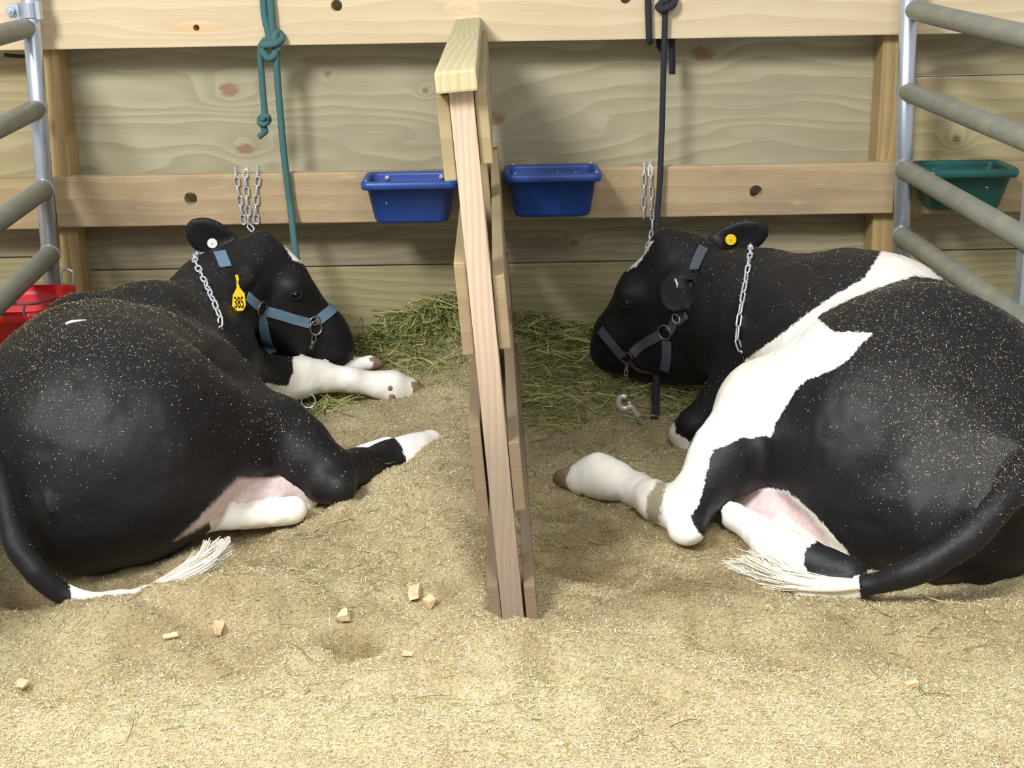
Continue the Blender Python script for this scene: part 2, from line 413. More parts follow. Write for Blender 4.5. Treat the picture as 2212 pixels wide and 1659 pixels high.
# ------------------------------------------------------------------ gates
def gate(post_px, rails, vpx, label, near=None, clamp=False, Y0=-0.24, name='pipe_gate'):
    p0 = at(*post_px[0], Y0); p1 = at(*post_px[1], Y0)
    dirv = Vector(((vpx - W / 2) / F, 1, 0)).normalized(); n = Vector((dirv.y, -dirv.x, 0))
    ax = (p1 - p0).normalized(); foot = p1 + ax * ((-0.03 - p1.z) / ax.z); top = p0 - ax * 0.35
    g = thing(name, foot, label, 'gate')
    bm = bmesh.new(); add_tube(bm, [top, foot], metres(19, p0), 20); part('end_post', bm, M_galv, g, True)
    mid = (p0 + p1) / 2
    pts = []
    for (ex, ey), (fx, fy) in rails:
        a = on_plane(ex, ey, mid, n); b = on_plane(fx, fy, mid, n)
        d = (b - a).normalized(); far = a + d * 2.5
        r0 = metres(21, a)
        bm = bmesh.new(); q = a - d * r0 * 0.5
        add_tube(bm, [q, q + d * .006, q + d * .02, far], [r0 * .72, r0 * .92, r0, r0], 18); part('rail', bm, M_pipe, g, True)
        bm = bmesh.new(); add_tube(bm, [a + d * (.012), a + d * (.020)], [r0 * 1.12, r0 * 1.02], 18, caps=False); part('weld', bm, M_galv, g, True)
        pts.append((a, d))
    bm = bmesh.new(); q = pts[0][0] + pts[0][1] * 2.49; e2 = pts[3][0] + pts[3][1] * 2.49
    ax2 = (e2 - q).normalized(); add_tube(bm, [q - ax2 * .06, e2 + ax2 * ((-0.03 - e2.z) / ax2.z)], metres(19, p0), 20); part('end_post', bm, M_galv, g, True)
    if near:
        b0 = on_plane(*near, mid, n)
        u = pts[0][0] + pts[0][1] * ((b0 - pts[0][0]).dot(dirv) / pts[0][1].dot(dirv))
        l = Vector((b0.x, b0.y, 0.05))
        bm = bmesh.new(); s = .05
        add_box(bm, Vector((b0.x + .003, b0.y, .45)), (.006, .05, 1.2), bevel=.002)
        add_box(bm, Vector((b0.x + .030, b0.y - .022, .45)), (.05, .006, 1.2))
        part('upright', bm, M_galv, g)
    if clamp:
        c = at(64, 22, Y0); bm = bmesh.new(); r = metres(19, c)
        add_tube(bm, [c - Vector((0, 0, .022)), c + Vector((0, 0, .022))], r * 1.18, 20)
        add_box(bm, c + Vector((-r * 1.7, -.01, 0)), (r * 1.2, .006, .044)); add_box(bm, c + Vector((-r * 1.7, .012, 0)), (r * 1.2, .006, .044))
        add_box(bm, c + Vector((r * 1.2, -.012, .0)), (.012, .03, .052))
        part('clamp', bm, M_galv, g)
        bm = bmesh.new(); add_tube(bm, [c + Vector((-r * 1.9, -.04, 0)), c + Vector((-r * 1.9, .03, 0))], .007, 8)
        add_tube(bm, [c + Vector((-r * 1.9, -.034, 0)), c + Vector((-r * 1.9, -.022, 0))], .014, 6); part('bolt', bm, M_galv, g)
    return g
gl = gate([(64, 0), (115, 640)], [((67, 58), (0, 75)), ((83, 234), (0, 274)), ((96, 408), (0, 475)), ((109, 549), (0, 651))], 960,
          'galvanised pipe gate at the left edge, with four rails and a bolted clamp', clamp=True)
gr = gate([(1963, 0), (1946, 560)], [((1964, 20), (2212, 78)), ((1956, 196), (2212, 299)), ((1951, 364), (2200, 508)), ((1946, 508), (2193, 680))], 911,
          'galvanised pipe gate at the right edge, in front of the green trough', near=(2199, 600))

# ------------------------------------------------------------------ feed troughs on the rail
def rrect(w, d, r, z, y0, n=5):
    """rounded rectangle, back edge at y0, front at y0 - d"""
    out = []
    for cx, cy, a0 in ((w / 2 - r, y0 - r, 0), (-w / 2 + r, y0 - r, 90), (-w / 2 + r, y0 - d + r, 180), (w / 2 - r, y0 - d + r, 270)):
        for k in range(n + 1):
            a = math.radians(a0 + 90 * k / n); out.append(Vector((cx + r * math.cos(a), cy + r * math.sin(a), z)))
    return out
def trough(cx, ztop, y0, w, d, h, wb, mat, label):
    t = thing('feed_trough', Vector((cx, y0, ztop - h)), label, 'trough', 'feed troughs on the wall rail')
    bm = bmesh.new(); db = d * .78; wt = w * .89; dt = d - .012
    loops = [rrect(wb - .05, db - .05, .02, 0, y0 - .025), rrect(wb - .012, db - .01, .035, .004, y0 - .004), rrect(wb, db, .035, .016, y0),
             rrect(wt, dt, .028, h - .026, y0), rrect(w - .006, d + .004, .024, h - .026, y0), rrect(w, d + .008, .026, h - .020, y0), rrect(w, d + .008, .026, h - .006, y0), rrect(w - .008, d, .024, h, y0 - .002),
             rrect(wt + .004, dt - .012, .024, h - .002, y0 - .008), rrect(wt - .006, dt - .018, .024, h - .012, y0 - .010), rrect(wb - .01, db - .014, .03, .014, y0 - .008), rrect(wb - .06, db - .06, .02, .01, y0 - .03)]
    rings = [[bm.verts.new(p + Vector((cx, 0, ztop - h))) for p in lp] for lp in loops]
    n = len(rings[0])
    for A, B in zip(rings, rings[1:]):
        for k in range(n): bm.faces.new((A[k], A[(k + 1) % n], B[(k + 1) % n], B[k]))
    bm.faces.new(rings[0][::-1]); bm.faces.new(rings[-1])
    bmesh.ops.recalc_face_normals(bm, faces=bm.faces)
    part('tub', bm, mat, t, True)
    return t
def rimpt(px, py, Yf): return at(px, py, Yf)
FY = RAILY - .20
pA = at(884, 391, FY)
t1 = trough(pA.x, pA.z, RAILY - .002, metres(212, pA), .20, metres(101, pA), metres(166, pA), M_blue, 'blue plastic feed trough left of the divider, its back screws showing')
for sx in (-.055, .06):
    p = at(884, 381, RAILY - .02); bm = bmesh.new(); q = Vector((pA.x + sx * 1.5, RAILY - .014, pA.z - .018))
    add_tube(bm, [q, q + Vector((0, -.004, 0)), q + Vector((0, -.007, 0))], [.0075, .0075, .004], 12); part('screw', bm, M_screw, t1)
pB = at(1194, 375, FY)
t2 = trough(pB.x, pB.z, RAILY - .002, metres(212, pB), .20, metres(103, pB), metres(170, pB), M_blue, 'blue plastic feed trough right of the divider, flecked with spilt feed')
pC = at(2104, 366, FY)
t3 = trough(pC.x, pC.z, RAILY - .002, metres(202, pC), .20, metres(97, pC), metres(158, pC), M_green, 'dark green plastic feed trough behind the right gate')
def crumbs(name, pts, parent, seed, base):
    C = np.array(pts); flakes(name, C, np.tile([0, -.5, .85], (len(C), 1)), parent, M_tint, .003, .009, .002, .006, seed, base, .5, PAL[np.random.default_rng(seed).integers(0, 5, len(C))], .002)
# emblem sticker on the green trough: white wing with a blue and a red field
def flat_poly(pts, mat, parent, name, y_of, thick=.0012):
    bm = bmesh.new(); a = [bm.verts.new(p) for p in pts]; f = bm.faces.new(a)
    r = bmesh.ops.extrude_face_region(bm, geom=[f]); bmesh.ops.translate(bm, verts=[v for v in r['geom'] if isinstance(v, bmesh.types.BMVert)], vec=(0, -thick, 0))
    bmesh.ops.recalc_face_normals(bm, faces=bm.faces); return part(name, bm, mat, parent)
def on_front(px, py, off):
    q = at(px, py, FY); k = max(0.0, (pC.z - q.z) / metres(97, pC)); return at(px, py, FY + .012 + k * .04 - off)
M_sred = plain('sticker_red', rgb(196, 92, 92), .5); M_sblue = plain('sticker_blue', rgb(70, 100, 190), .5)
stk = flat_poly([on_front(x, y, .002) for x, y in ((2074, 389), (2090, 381), (2100, 379), (2120, 376), (2118, 382), (2108, 389), (2090, 391), (2076, 392))], M_white, t3, 'sticker', None)
flat_poly([on_front(x, y, .0034) for x, y in ((2093, 382), (2103, 380), (2101, 389), (2093, 390))], M_sblue, stk, 'emblem_field', None)
flat_poly([on_front(x, y, .0034) for x, y in ((2105, 380), (2117, 377), (2113, 383), (2105, 388))], M_sred, stk, 'emblem_field', None)

# ------------------------------------------------------------------ signed-distance modelling for the animals
class SDF:
    def __init__(s): s.p = []
    def cone(s, a, b, ra, rb, k=.03, tag='body', sub=False): s.p.append(('c', np.array(a, float), np.array(b, float), ra, rb, k, tag, sub)); return s
    def ell(s, c, r, R=None, k=.03, tag='body', sub=False):
        s.p.append(('e', np.array(c, float), np.array(r, float), np.array(R if R is not None else np.eye(3), float), None, k, tag, sub)); return s
    @staticmethod
    def dist(q, P):
        if q[0] == 'c':
            a, b, ra, rb = q[1:5]; ba = b - a; L = max(ba @ ba, 1e-9)
            t = np.clip(((P - a) @ ba) / L, 0, 1)
            return np.linalg.norm(P - a - t[..., None] * ba, axis=-1) - (ra + (rb - ra) * t)
        c, r, R = q[1:4]; Q = (P - c) @ R
        k0 = np.linalg.norm(Q / r, axis=-1); k1 = np.linalg.norm(Q / (r * r), axis=-1)
        return k0 * (k0 - 1) / np.maximum(k1, 1e-6)
    @staticmethod
    def bounds(q):
        if q[0] == 'c':
            a, b, ra, rb = q[1:5]; r = max(ra, rb); return np.minimum(a, b) - r, np.maximum(a, b) + r
        r = q[2].max(); return q[1] - r, q[1] + r
    @staticmethod
    def smin(a, b, k):
        h = np.maximum(k - np.abs(a - b), 0) / k; return np.minimum(a, b) - h * h * k * .25
    def eval(s, P):
        P = np.asarray(P, float); d = np.full(P.shape[:-1], 1e3)
        for q in s.p:
            e = s.dist(q, P)
            d = -s.smin(-d, e, q[5]) if q[7] else s.smin(d, e, q[5])
        return d
    def tags(s, P):
        best = np.full(len(P), 1e3); out = np.zeros(len(P), int); names = []
        for q in s.p:
            if q[7]: continue
            if q[6] not in names: names.append(q[6])
            e = s.dist(q, P); mk = e < best; best[mk] = e[mk]; out[mk] = names.index(q[6])
        return np.array(names)[out]
    def mesh(s, h):
        lo = np.min([s.bounds(q)[0] for q in s.p if not q[7]], axis=0) - 3 * h; hi = np.max([s.bounds(q)[1] for q in s.p if not q[7]], axis=0) + 3 * h
        n = np.ceil((hi - lo) / h).astype(int) + 1
        D = np.full(n, 1.0, np.float32)
        for q in s.p:
            b0, b1 = s.bounds(q); pad = q[5] + 3 * h
            i0 = np.clip(np.floor((b0 - pad - lo) / h).astype(int), 0, n); i1 = np.clip(np.ceil((b1 + pad - lo) / h).astype(int) + 1, 0, n)
            ax = [lo[i] + h * np.arange(i0[i], i1[i]) for i in range(3)]
            P = np.stack(np.meshgrid(*ax, indexing='ij'), -1)
            sl = tuple(slice(i0[i], i1[i]) for i in range(3)); e = s.dist(q, P)
            D[sl] = -s.smin(-D[sl], e, q[5]) if q[7] else s.smin(D[sl], e, q[5])
        # naive surface nets
        I = D < 0; nx, ny, nz = n
        c = [I[dx:nx - 1 + dx, dy:ny - 1 + dy, dz:nz - 1 + dz] for dx in (0, 1) for dy in (0, 1) for dz in (0, 1)]
        cnt = sum(x.astype(np.int8) for x in c); cells = np.argwhere((cnt > 0) & (cnt < 8))
        off = np.array([(dx, dy, dz) for dx in (0, 1) for dy in (0, 1) for dz in (0, 1)])
        val = np.stack([D[cells[:, 0] + o[0], cells[:, 1] + o[1], cells[:, 2] + o[2]] for o in off], 1)
        acc = np.zeros((len(cells), 3)); num = np.zeros(len(cells))
        for a in range(8):
            for b in range(a + 1, 8):
                if np.abs(off[a] - off[b]).sum() != 1: continue
                va, vb = val[:, a], val[:, b]; mk = (va < 0) != (vb < 0)
                t = np.where(mk, va / np.where(mk, va - vb, 1), 0)
                acc += np.where(mk[:, None], off[a] + t[:, None] * (off[b] - off[a]), 0); num += mk
        V = lo + h * (cells + acc / num[:, None])
        idx = np.full((nx - 1, ny - 1, nz - 1), -1, np.int32); idx[cells[:, 0], cells[:, 1], cells[:, 2]] = np.arange(len(cells))
        quads = []
        for ax in range(3):
            u, v = [(1, 2), (2, 0), (0, 1)][ax]
            A = np.take(I, range(n[ax] - 1), ax); B = np.take(I, range(1, n[ax]), ax)
            e = np.argwhere(A != B); e = e[(e[:, u] > 0) & (e[:, v] > 0) & (e[:, u] < n[u] - 1) & (e[:, v] < n[v] - 1)]
            inside = I[e[:, 0], e[:, 1], e[:, 2]]
            def g(du, dv):
                q = e.copy(); q[:, u] -= du; q[:, v] -= dv; return idx[q[:, 0], q[:, 1], q[:, 2]]
            f = np.stack([g(1, 1), g(0, 1), g(0, 0), g(1, 0)], 1); f[~inside] = f[~inside][:, ::-1]
            quads.append(f)
        Q = np.concatenate(quads)
        # relax a little
        for _ in range(2):
            S = np.zeros_like(V); N = np.zeros(len(V))
            for a in range(4):
                np.add.at(S, Q[:, a], V[Q[:, (a + 1) % 4]]); np.add.at(N, Q[:, a], 1)
            V = V * .5 + .5 * S / np.maximum(N, 1)[:, None]
        return V, Q
    def hit(s, px, py, t0=None):
        d = ray(px, py); d.normalize(); d = np.array(d); t = 2.0 if t0 is None else t0
        for _ in range(140):
            e = float(s.eval((np.array(CAM) + d * t)[None])[0])
            if e < 4e-4: break
            t += e * .7
            if t > 6: return None
        return Vector(np.array(CAM) + d * t)
    def normal(s, p):
        p = np.array(p); e = 4e-3; o = np.eye(3) * e
        return Vector(s.eval(p + o) - s.eval(p - o)).normalized()
    def ring(s, c, n, rmax=.4, steps=72, off=.003, start=None):
        """points round the body where the plane through c with normal n cuts it, seen from c outwards"""
        n = Vector(n).normalized(); u, v = frame_of(n); out = []
        for k in range(steps):
            a = 2 * math.pi * k / steps; d = u * math.cos(a) + v * math.sin(a)
            ts = np.linspace(.0, rmax, 160); e = s.eval(np.array(c) + ts[:, None] * np.array(d)); w = np.argmax(e > 0)
            t = ts[w] if e[w] > 0 else rmax
            if w > 0 and e[w] > e[w - 1]: t = ts[w - 1] + (ts[w] - ts[w - 1]) * (-e[w - 1]) / (e[w] - e[w - 1])
            out.append(Vector(c) + d * (t + off))
        return out

def poly_sd(X, Y, poly):
    """signed distance (pixels, + inside) of points to a polygon"""
    poly = np.array(poly, float); best = np.full(len(X), 1e9); ins = np.zeros(len(X), bool)
    for (ax, ay), (bx, by) in zip(poly, np.roll(poly, -1, 0)):
        ex, ey = bx - ax, by - ay; L = ex * ex + ey * ey + 1e-9
        t = np.clip(((X - ax) * ex + (Y - ay) * ey) / L, 0, 1)
        best = np.minimum(best, np.hypot(X - ax - t * ex, Y - ay - t * ey))
        c = ((ay > Y) != (by > Y)) & (X < (bx - ax) * (Y - ay) / (by - ay + 1e-12) + ax); ins ^= c
    return np.where(ins, best, -best)

def coat_mat(name):
    k = NT(name); P = k.coord()
    hair = k.noise(k.scale(P, (1, 1, .35)), 330, 3, .6); edge = k.noise(P, 70, 4, .7)
    jit = k.M('MULTIPLY', k.M('SUBTRACT', edge, .5), 16.0); jit2 = k.M('MULTIPLY', k.M('SUBTRACT', hair, .5), 7.0)
    j = k.M('ADD', jit, jit2)
    w = k.step(k.M('ADD', k.attr('white').outputs['Fac'], j), -2.0, 2.0)
    p_ = k.step(k.M('ADD', k.attr('skin').outputs['Fac'], j), -6.0, 6.0)
    md = k.step(k.M('ADD', k.attr('mud').outputs['Fac'], k.M('MULTIPLY', j, 1.6)), -4.0, 4.0)
    big = k.noise(P, 7, 4, .6)
    black = k.mix(big, rgb(12, 11, 13), rgb(24, 22, 24)); black = k.mix(k.M('MULTIPLY', hair, .5), black, rgb(34, 32, 36))
    white = k.mix(k.step(big, .35, .7), rgb(250, 248, 242), rgb(238, 230, 214))
    skin = k.mix(k.step(edge, .35, .65), rgb(226, 198, 192), rgb(204, 186, 188))
    mud = k.mix(edge, rgb(108, 96, 74), rgb(150, 136, 104))
    col = k.mix(w, black, white); col = k.mix(p_, col, skin); col = k.mix(k.M('MULTIPLY', md, .85), col, mud)
    k.bump(k.M('ADD', hair, k.M('MULTIPLY', edge, .4)), .22, .004)
    k.b.inputs['Sheen Weight'].default_value = .02; k.b.inputs['Sheen Roughness'].default_value = .4
    return k.done(col, k.M('ADD', k.M('MULTIPLY', hair, .25), .40), spec=.30)
M_coat = coat_mat('cow_coat')

def PT3(q): return at(q[0], q[1], q[2])
def G(px, py, r, lift=0.0):
    """a limb point of radius r (photo px) that rests on the bedding"""
    g = ground(px, py + r, lift); return (px, py, g.y + metres(r, g) * .35, r)
def chain_cones(S, pts, k=.03, tag='body'):
    """pts: (px, py, Y, radius in photo px)"""
    for a, b in zip(pts, pts[1:]):
        A, B = PT3(a), PT3(b); S.cone(A, B, metres(a[3], A), metres(b[3], B), k, tag)
def ball(S, q, k=.03, tag='body', squash=(1, 1, 1)):
    A = PT3(q); r = metres(q[3], A); S.ell(A, (r * squash[0], r * squash[1], r * squash[2]), None, k, tag)
def ear(S, base, tip, wpx, facing, tag='ear', thick=.013, k=.012):
    A, B = PT3(base), PT3(tip); ax = (B - A); L = ax.length; ax.normalize()
    nrm = Vector(facing); nrm = (nrm - ax * nrm.dot(ax)).normalized(); sd = ax.cross(nrm)
    w = metres(wpx, A) / 2
    R = np.array([[ax[i], sd[i], nrm[i]] for i in range(3)])
    c = (A + B) / 2
    S.ell(c, (L * .56, w, thick), R, k, tag)
    S.ell(A.lerp(B, .62), (L * .40, w * .96, thick * .95), R, .012, tag)
    S.ell(c + nrm * thick * 1.25, (L * .44, w * .70, thick * .85), R, .01, tag, True)
    S.cone(A - ax * .02, A.lerp(B, .25), w * .55, w * .5, .02, tag)

def vnormals(V, Q):
    n = np.cross(V[Q[:, 2]] - V[Q[:, 0]], V[Q[:, 3]] - V[Q[:, 1]]); N = np.zeros_like(V)
    for a in range(4): np.add.at(N, Q[:, a], n)
    return N / np.maximum(np.linalg.norm(N, axis=1), 1e-9)[:, None]
def n3(P, s, seed):
    r = np.random.default_rng(seed); G = r.random((32, 32, 32)) - .5; X = P * s + 100.3; i = np.floor(X).astype(int); f = X - i; f = f * f * (3 - 2 * f); out = np.zeros(len(P))
    for a in (0, 1):
        for b in (0, 1):
            for c in (0, 1):
                w = (f[:, 0] if a else 1 - f[:, 0]) * (f[:, 1] if b else 1 - f[:, 1]) * (f[:, 2] if c else 1 - f[:, 2])
                out += w * G[(i[:, 0] + a) % 32, (i[:, 1] + b) % 32, (i[:, 2] + c) % 32]
    return out * 2
def make_cow(S, label, whites, skins, muds, vox, loc):
    root = thing('cow', loc, label, 'cow', None)
    V, Q = S.mesh(vox); N = vnormals(V, Q)
    tg = S.tags(V); amp = np.where(tg == 'ear', .12, np.where(tg == 'head', .4, 1.0))
    V = V + N * (amp * (.007 * n3(V, 6.5, 1) + .0035 * n3(V, 17, 2) + .0012 * n3(V, 45, 3)))[:, None]
    tg = S.tags(V); X, Y = pix(V)
    me = np_mesh('body', V - np.array(loc), Q, M_coat)
    def field(items):
        f = np.full(len(V), -60.0)
        for poly, tags in items:
            mk = np.isin(tg, tags) if tags else np.ones(len(V), bool)
            sd = np.full(len(V), -60.0); sd[mk] = poly_sd(X[mk], Y[mk], poly) if poly else 60.0
            f = np.maximum(f, sd)
        return np.clip(f, -60, 60)
    for nm, it in (('white', whites), ('skin', skins), ('mud', muds)):
        a = me.attributes.new(nm, 'FLOAT', 'POINT'); a.data.foreach_set('value', field(it).astype(np.float32))
    body = link('body', me, root)
    return root, V, Q

def dust(root, V, Q, spots, n, seed, loc):
    """sawdust caught in the coat, thick on the upward-facing back"""
    r = np.random.default_rng(seed); N = vnormals(V, Q); X, Y = pix(V)
    dn = (np.clip(N[:, 2] - .05, 0, 1) * .16 + .01) * (.3 + np.clip(n3(V, 14, 77) * 1.6 + .5, 0, 2))
    for (x, y, s, a) in spots: dn += a * np.exp(-((X - x) ** 2 + (Y - y) ** 2) / (2 * s * s))
    dn *= (N[:, 2] > -.25); dn /= dn.sum()
    ids = r.choice(len(V), n, p=dn); C = V[ids] + r.normal(size=(n, 3)) * .004
    C -= N[ids] * ((C - V[ids]) * N[ids]).sum(1)[:, None]
    flakes('sawdust_flecks', C, N[ids], root, M_tint, .0008, .0048, .0005, .0011, seed, loc, .5, PAL[r.integers(0, len(PAL), n)], .0012)

def hoof(root, a, b, r0, mat=M_hoof, loc=None):
    """two-toed claw from the pastern a towards its tip b"""
    a, b = Vector(a), Vector(b); ax = (b - a).normalized(); side = ax.cross(Vector((0, 0, 1))).normalized(); up = side.cross(ax)
    bm = bmesh.new()
    for s in (-1, 1):
        rings = []
        for t, w, hgt in ((0, .92, 1.0), (.35, 1.0, .98), (.7, .86, .75), (.92, .55, .45), (1.0, .2, .2)):
            c = a.lerp(b, t) + side * s * r0 * .5 - up * (1 - hgt) * r0 * .35
            rings.append([bm.verts.new(c + side * math.cos(q) * r0 * .5 * w + up * math.sin(q) * r0 * .9 * hgt) for q in [2 * math.pi * k / 10 for k in range(10)]])
        for A, B in zip(rings, rings[1:]):
            for k in range(10): bm.faces.new((A[k], A[(k + 1) % 10], B[(k + 1) % 10], B[k]))
        bm.faces.new(rings[0][::-1]); bm.faces.new(rings[-1])
    bmesh.ops.recalc_face_normals(bm, faces=bm.faces)
    return part('hoof', bm, mat, root, True)
def eyeball(root, p, r, nrm):
    bm = bmesh.new(); bmesh.ops.create_uvsphere(bm, u_segments=14, v_segments=8, radius=r, matrix=Matrix.Translation(Vector(p) - Vector(nrm) * r * .72)); part('eye', bm, M_eye, root, True)
    u, v = frame_of(Vector(nrm)); bm = bmesh.new(); c = Vector(p) - Vector(nrm) * .001
    add_tube(bm, [c + (u * math.cos(a) * 1.25 + v * math.sin(a) * .8) * r for a in [6.2832 * q / 20 for q in range(20)]], r * .2, 8, closed=True); part('eyelid', bm, M_lid, root, True)
def button_tag(root, S, px, py, rpx, mat, tilt=None):
    p = S.hit(px, py); n = S.normal(p); n = (n + Vector((0, -1, .15)) * .6).normalized(); r = metres(rpx, p); q = p + n * .011
    bm = bmesh.new(); add_tube(bm, [q - n * .003, q, q + n * .002, q + n * .0025], [r, r, r * .96, r * .9], 28)
    o = part('ear_tag', bm, mat, root)
    bm = bmesh.new(); add_tube(bm, [q + n * .0024, q + n * .0034], r * .10, 10); part('tag_pin', bm, M_ink, o)
    return o
M_hairw = plain('switch_hair', rgb(236, 228, 208), .7, var=.16, vscale=60, bump=.4)
def switch(root, spine, rad, n, seed, lmul=1.0, curl=.02, locks=16):
    """tail switch: locks of fine hair fanned along the spine, curling at the tips"""
    r = random.Random(seed); bm = bmesh.new(); sp = spline(spine, 8)
    for L in range(locks):
        s0 = (L / locks) ** 1.2 * .6; i0 = int(s0 * (len(sp) - 1)); ln = max(8, int((len(sp) - i0) * r.uniform(.72, 1.0)))
        seg = sp[i0:i0 + ln][::3]; m_ = len(seg)
        if m_ < 3: continue
        off = Vector((r.gauss(0, 1), r.gauss(0, 1), r.uniform(-.2, 1.3))) * rad; ph = r.uniform(0, 6.28); tw = r.uniform(-1.5, 1.5)
        wig = lambda t: off * (.1 + 1.1 * t) * (1 - .25 * t * t) + Vector((math.sin(ph + tw * t * 2.2), .4 * math.cos(ph + t), .35 + .5 * math.sin(ph * 2 + tw * t * 2.5))) * curl * t * t
        add_tube(bm, [p + wig(q / (m_ - 1)) for q, p in enumerate(seg)], [rad * .62 * (1 - (q / (m_ - 1)) ** 2) + .0006 for q in range(m_)], 7, caps=False)
        for h in range(n // locks):
            o2 = Vector((r.gauss(0, 1), r.gauss(0, 1), r.gauss(0, 1))) * rad * .36; pts = []; st = r.random() * .5
            for q, p in enumerate(seg):
                t = q / (m_ - 1)
                pts.append(p + wig(t) + o2 * (.2 + 1.1 * t))
            pts = pts[int(st * m_):]; k_ = len(pts)
            if k_ > 2: add_tube(bm, pts, [.0004 + .0013 * math.sin(3.1 * min(1, (q + .3) / k_)) for q in range(k_)], 3, caps=False)
    return part('tail_switch', bm, M_hairw, root, True)

# ------------------------------------------------------------------ the black cow on the left
LC = SDF()
for q, k, sq in (((215, 965, -1.47, 278), .06, (1, 1, 1)), ((215, 905, -1.30, 258), .08, (1, 1, 1)), ((340, 890, -1.10, 212), .10, (1, 1, 1)),
                 ((395, 800, -.82, 158), .10, (1, 1, 1)), ((330, 725, -.88, 122), .08, (1, 1, 1)), ((190, 735, -1.0, 104), .08, (1, 1, 1))):
    ball(LC, q, k, 'body', sq)
chain_cones(LC, [(430, 900, -1.15, 152), (590, 957, -1.26, 88)], .06, 'thigh')
chain_cones(LC, [(300, 970, -1.50, 205), (580, 950, -1.28, 88)], .07, 'thigh')
chain_cones(LC, [(590, 952, -1.27, 84), (650, 985, -1.31, 66), (712, 1024, -1.34, 54)], .05, 'hind')
chain_cones(LC, [(712, 1024, -1.34, 54), (775, 1010, -1.24, 42), (830, 990, -1.16, 36), (876, 985, -1.13, 42), (903, 975, -1.10, 40), (930, 958, -1.06, 34)], .025, 'hind')
ball(LC, (738, 1052, -1.40, 30), .03, 'hind')
chain_cones(LC, [(700, 1050, -1.38, 34), (728, 1052, -1.40, 32)], .03, 'hind')
chain_cones(LC, [(150, 1085, -1.64, 140), (400, 1062, -1.57, 92)], .06, 'ham')
chain_cones(LC, [(120, 900, -1.50, 60), (85, 1085, -1.72, 46)], .06, 'ham')        # pin bone
ball(LC, (105, 872, -1.56, 78), .05, 'body')                                         # hook bone
chain_cones(LC, [(95, 1078, -1.80, 10), (104, 1108, -1.81, 12)], .03, 'ham')
LC.cone(PT3((58, 990, -1.83)), PT3((72, 1150, -1.86)), .035, .03, .06, 'ham', True)
chain_cones(LC, [(500, 1096, -1.46, 40), (585, 1072, -1.38, 46), (655, 1078, -1.34, 34)], .02, 'udder')
chain_cones(LC, [(420, 1128, -1.57, 24), G(560, 1112, 28), G(632, 1100, 33)], .006, 'hind_far')
chain_cones(LC, [(780, 978, -1.0, 16), (838, 962, -1.0, 18)], .01, 'hind_far')
# forelegs
chain_cones(LC, [(470, 802, -.78, 76), (590, 812, -.62, 42)], .05, 'fore')
chain_cones(LC, [(590, 812, -.62, 42), (655, 812, -.55, 40), (690, 815, -.53, 34), (760, 822, -.51, 26), (820, 830, -.49, 27), (850, 833, -.48, 31), (880, 838, -.47, 27)], .02, 'fore')
chain_cones(LC, [(650, 830, -.57, 30), (570, 852, -.66, 30)], .03, 'fore')
chain_cones(LC, [(690, 806, -.45, 22), (765, 790, -.41, 17), (800, 783, -.39, 18)], .015, 'fore_far')
chain_cones(LC, [(545, 770, -.46, 52), (610, 778, -.42, 40), (690, 788, -.38, 22)], .03, 'brisket')
# neck and head
chain_cones(LC, [(400, 745, -.76, 132), (465, 650, -.58, 92), (528, 605, -.50, 80)], .06, 'neck')
chain_cones(LC, [(548, 582, -.48, 70), (618, 640, -.46, 62), (700, 716, -.43, 46), (722, 742, -.42, 42)], .035, 'head')
chain_cones(LC, [(565, 670, -.50, 66), (640, 715, -.46, 48), (705, 748, -.43, 34)], .03, 'head')
ball(LC, (727, 755, -.42, 36), .02, 'head', (1.0, 1.15, .85))
chain_cones(LC, [(570, 526, -.47, 28), (624, 590, -.46, 37)], .03, 'head')
ball(LC, (634, 618, -.525, 20), .05, 'head')
for q in ((748, 738, -.475, 6),): LC.ell(PT3(q), (.012, .012, .009), None, .01, 'head', True)
ear(LC, (520, 560, -.46), (412, 486, -.50), 84, (.1, -1, -.15))
ear(LC, (548, 578, -.57), (490, 616, -.70), 58, (0, -1, .4))
# tail
def smooth_chain(pts, n=4):
    a = spline([Vector(p[:3]) for p in pts], n); b = spline([Vector((p[3], 0, 0)) for p in pts], n); return [(p.x, p.y, p.z, q.x) for p, q in zip(a, b)]
tail = [(-20, 985, -1.80, 26), (6, 1080, -1.87, 25), (30, 1165, -1.92, 24), (78, 1235, -1.95, 22), (138, 1284, -1.94, 19), (190, 1296, -1.935, 16), (255, 1292, -1.92, 13), (310, 1284, -1.90, 10)]
chain_cones(LC, smooth_chain(tail), .012, 'tail')
L_LOC = ground(210, 1000)
cowL, VL, QL = make_cow(LC, 'black cow lying left of the divider, white forelegs and a yellow 385 ear tag', [
    ([(632, 760), (634, 800), (622, 835), (560, 826), (560, 900), (980, 900), (980, 740)], ['fore']), (None, ['fore_far', 'hind_far']),
    ([(845, 940), (868, 962), (878, 995), (872, 1040), (1000, 1040), (1000, 900)], ['hind']),
    ([(380, 1162), (420, 1140), (470, 1090), (520, 1045), (700, 1020), (700, 1160), (460, 1160), (452, 1128)], ['udder', 'ham', 'thigh', 'body']),
    ([(148, 1262), (156, 1292), (160, 1330), (400, 1330), (400, 1240)], ['tail']),
    ([(612, 528), (640, 528), (660, 570), (632, 562)], ['head'])],
    [([(378, 1168), (418, 1132), (466, 1082), (514, 1034), (690, 1030), (690, 1085), (560, 1098), (470, 1120)], ['udder', 'ham', 'thigh', 'body'])], [], .0066, L_LOC)
hoof(cowL, at(872, 838, -.475), at(922, 842, -.46), .033)
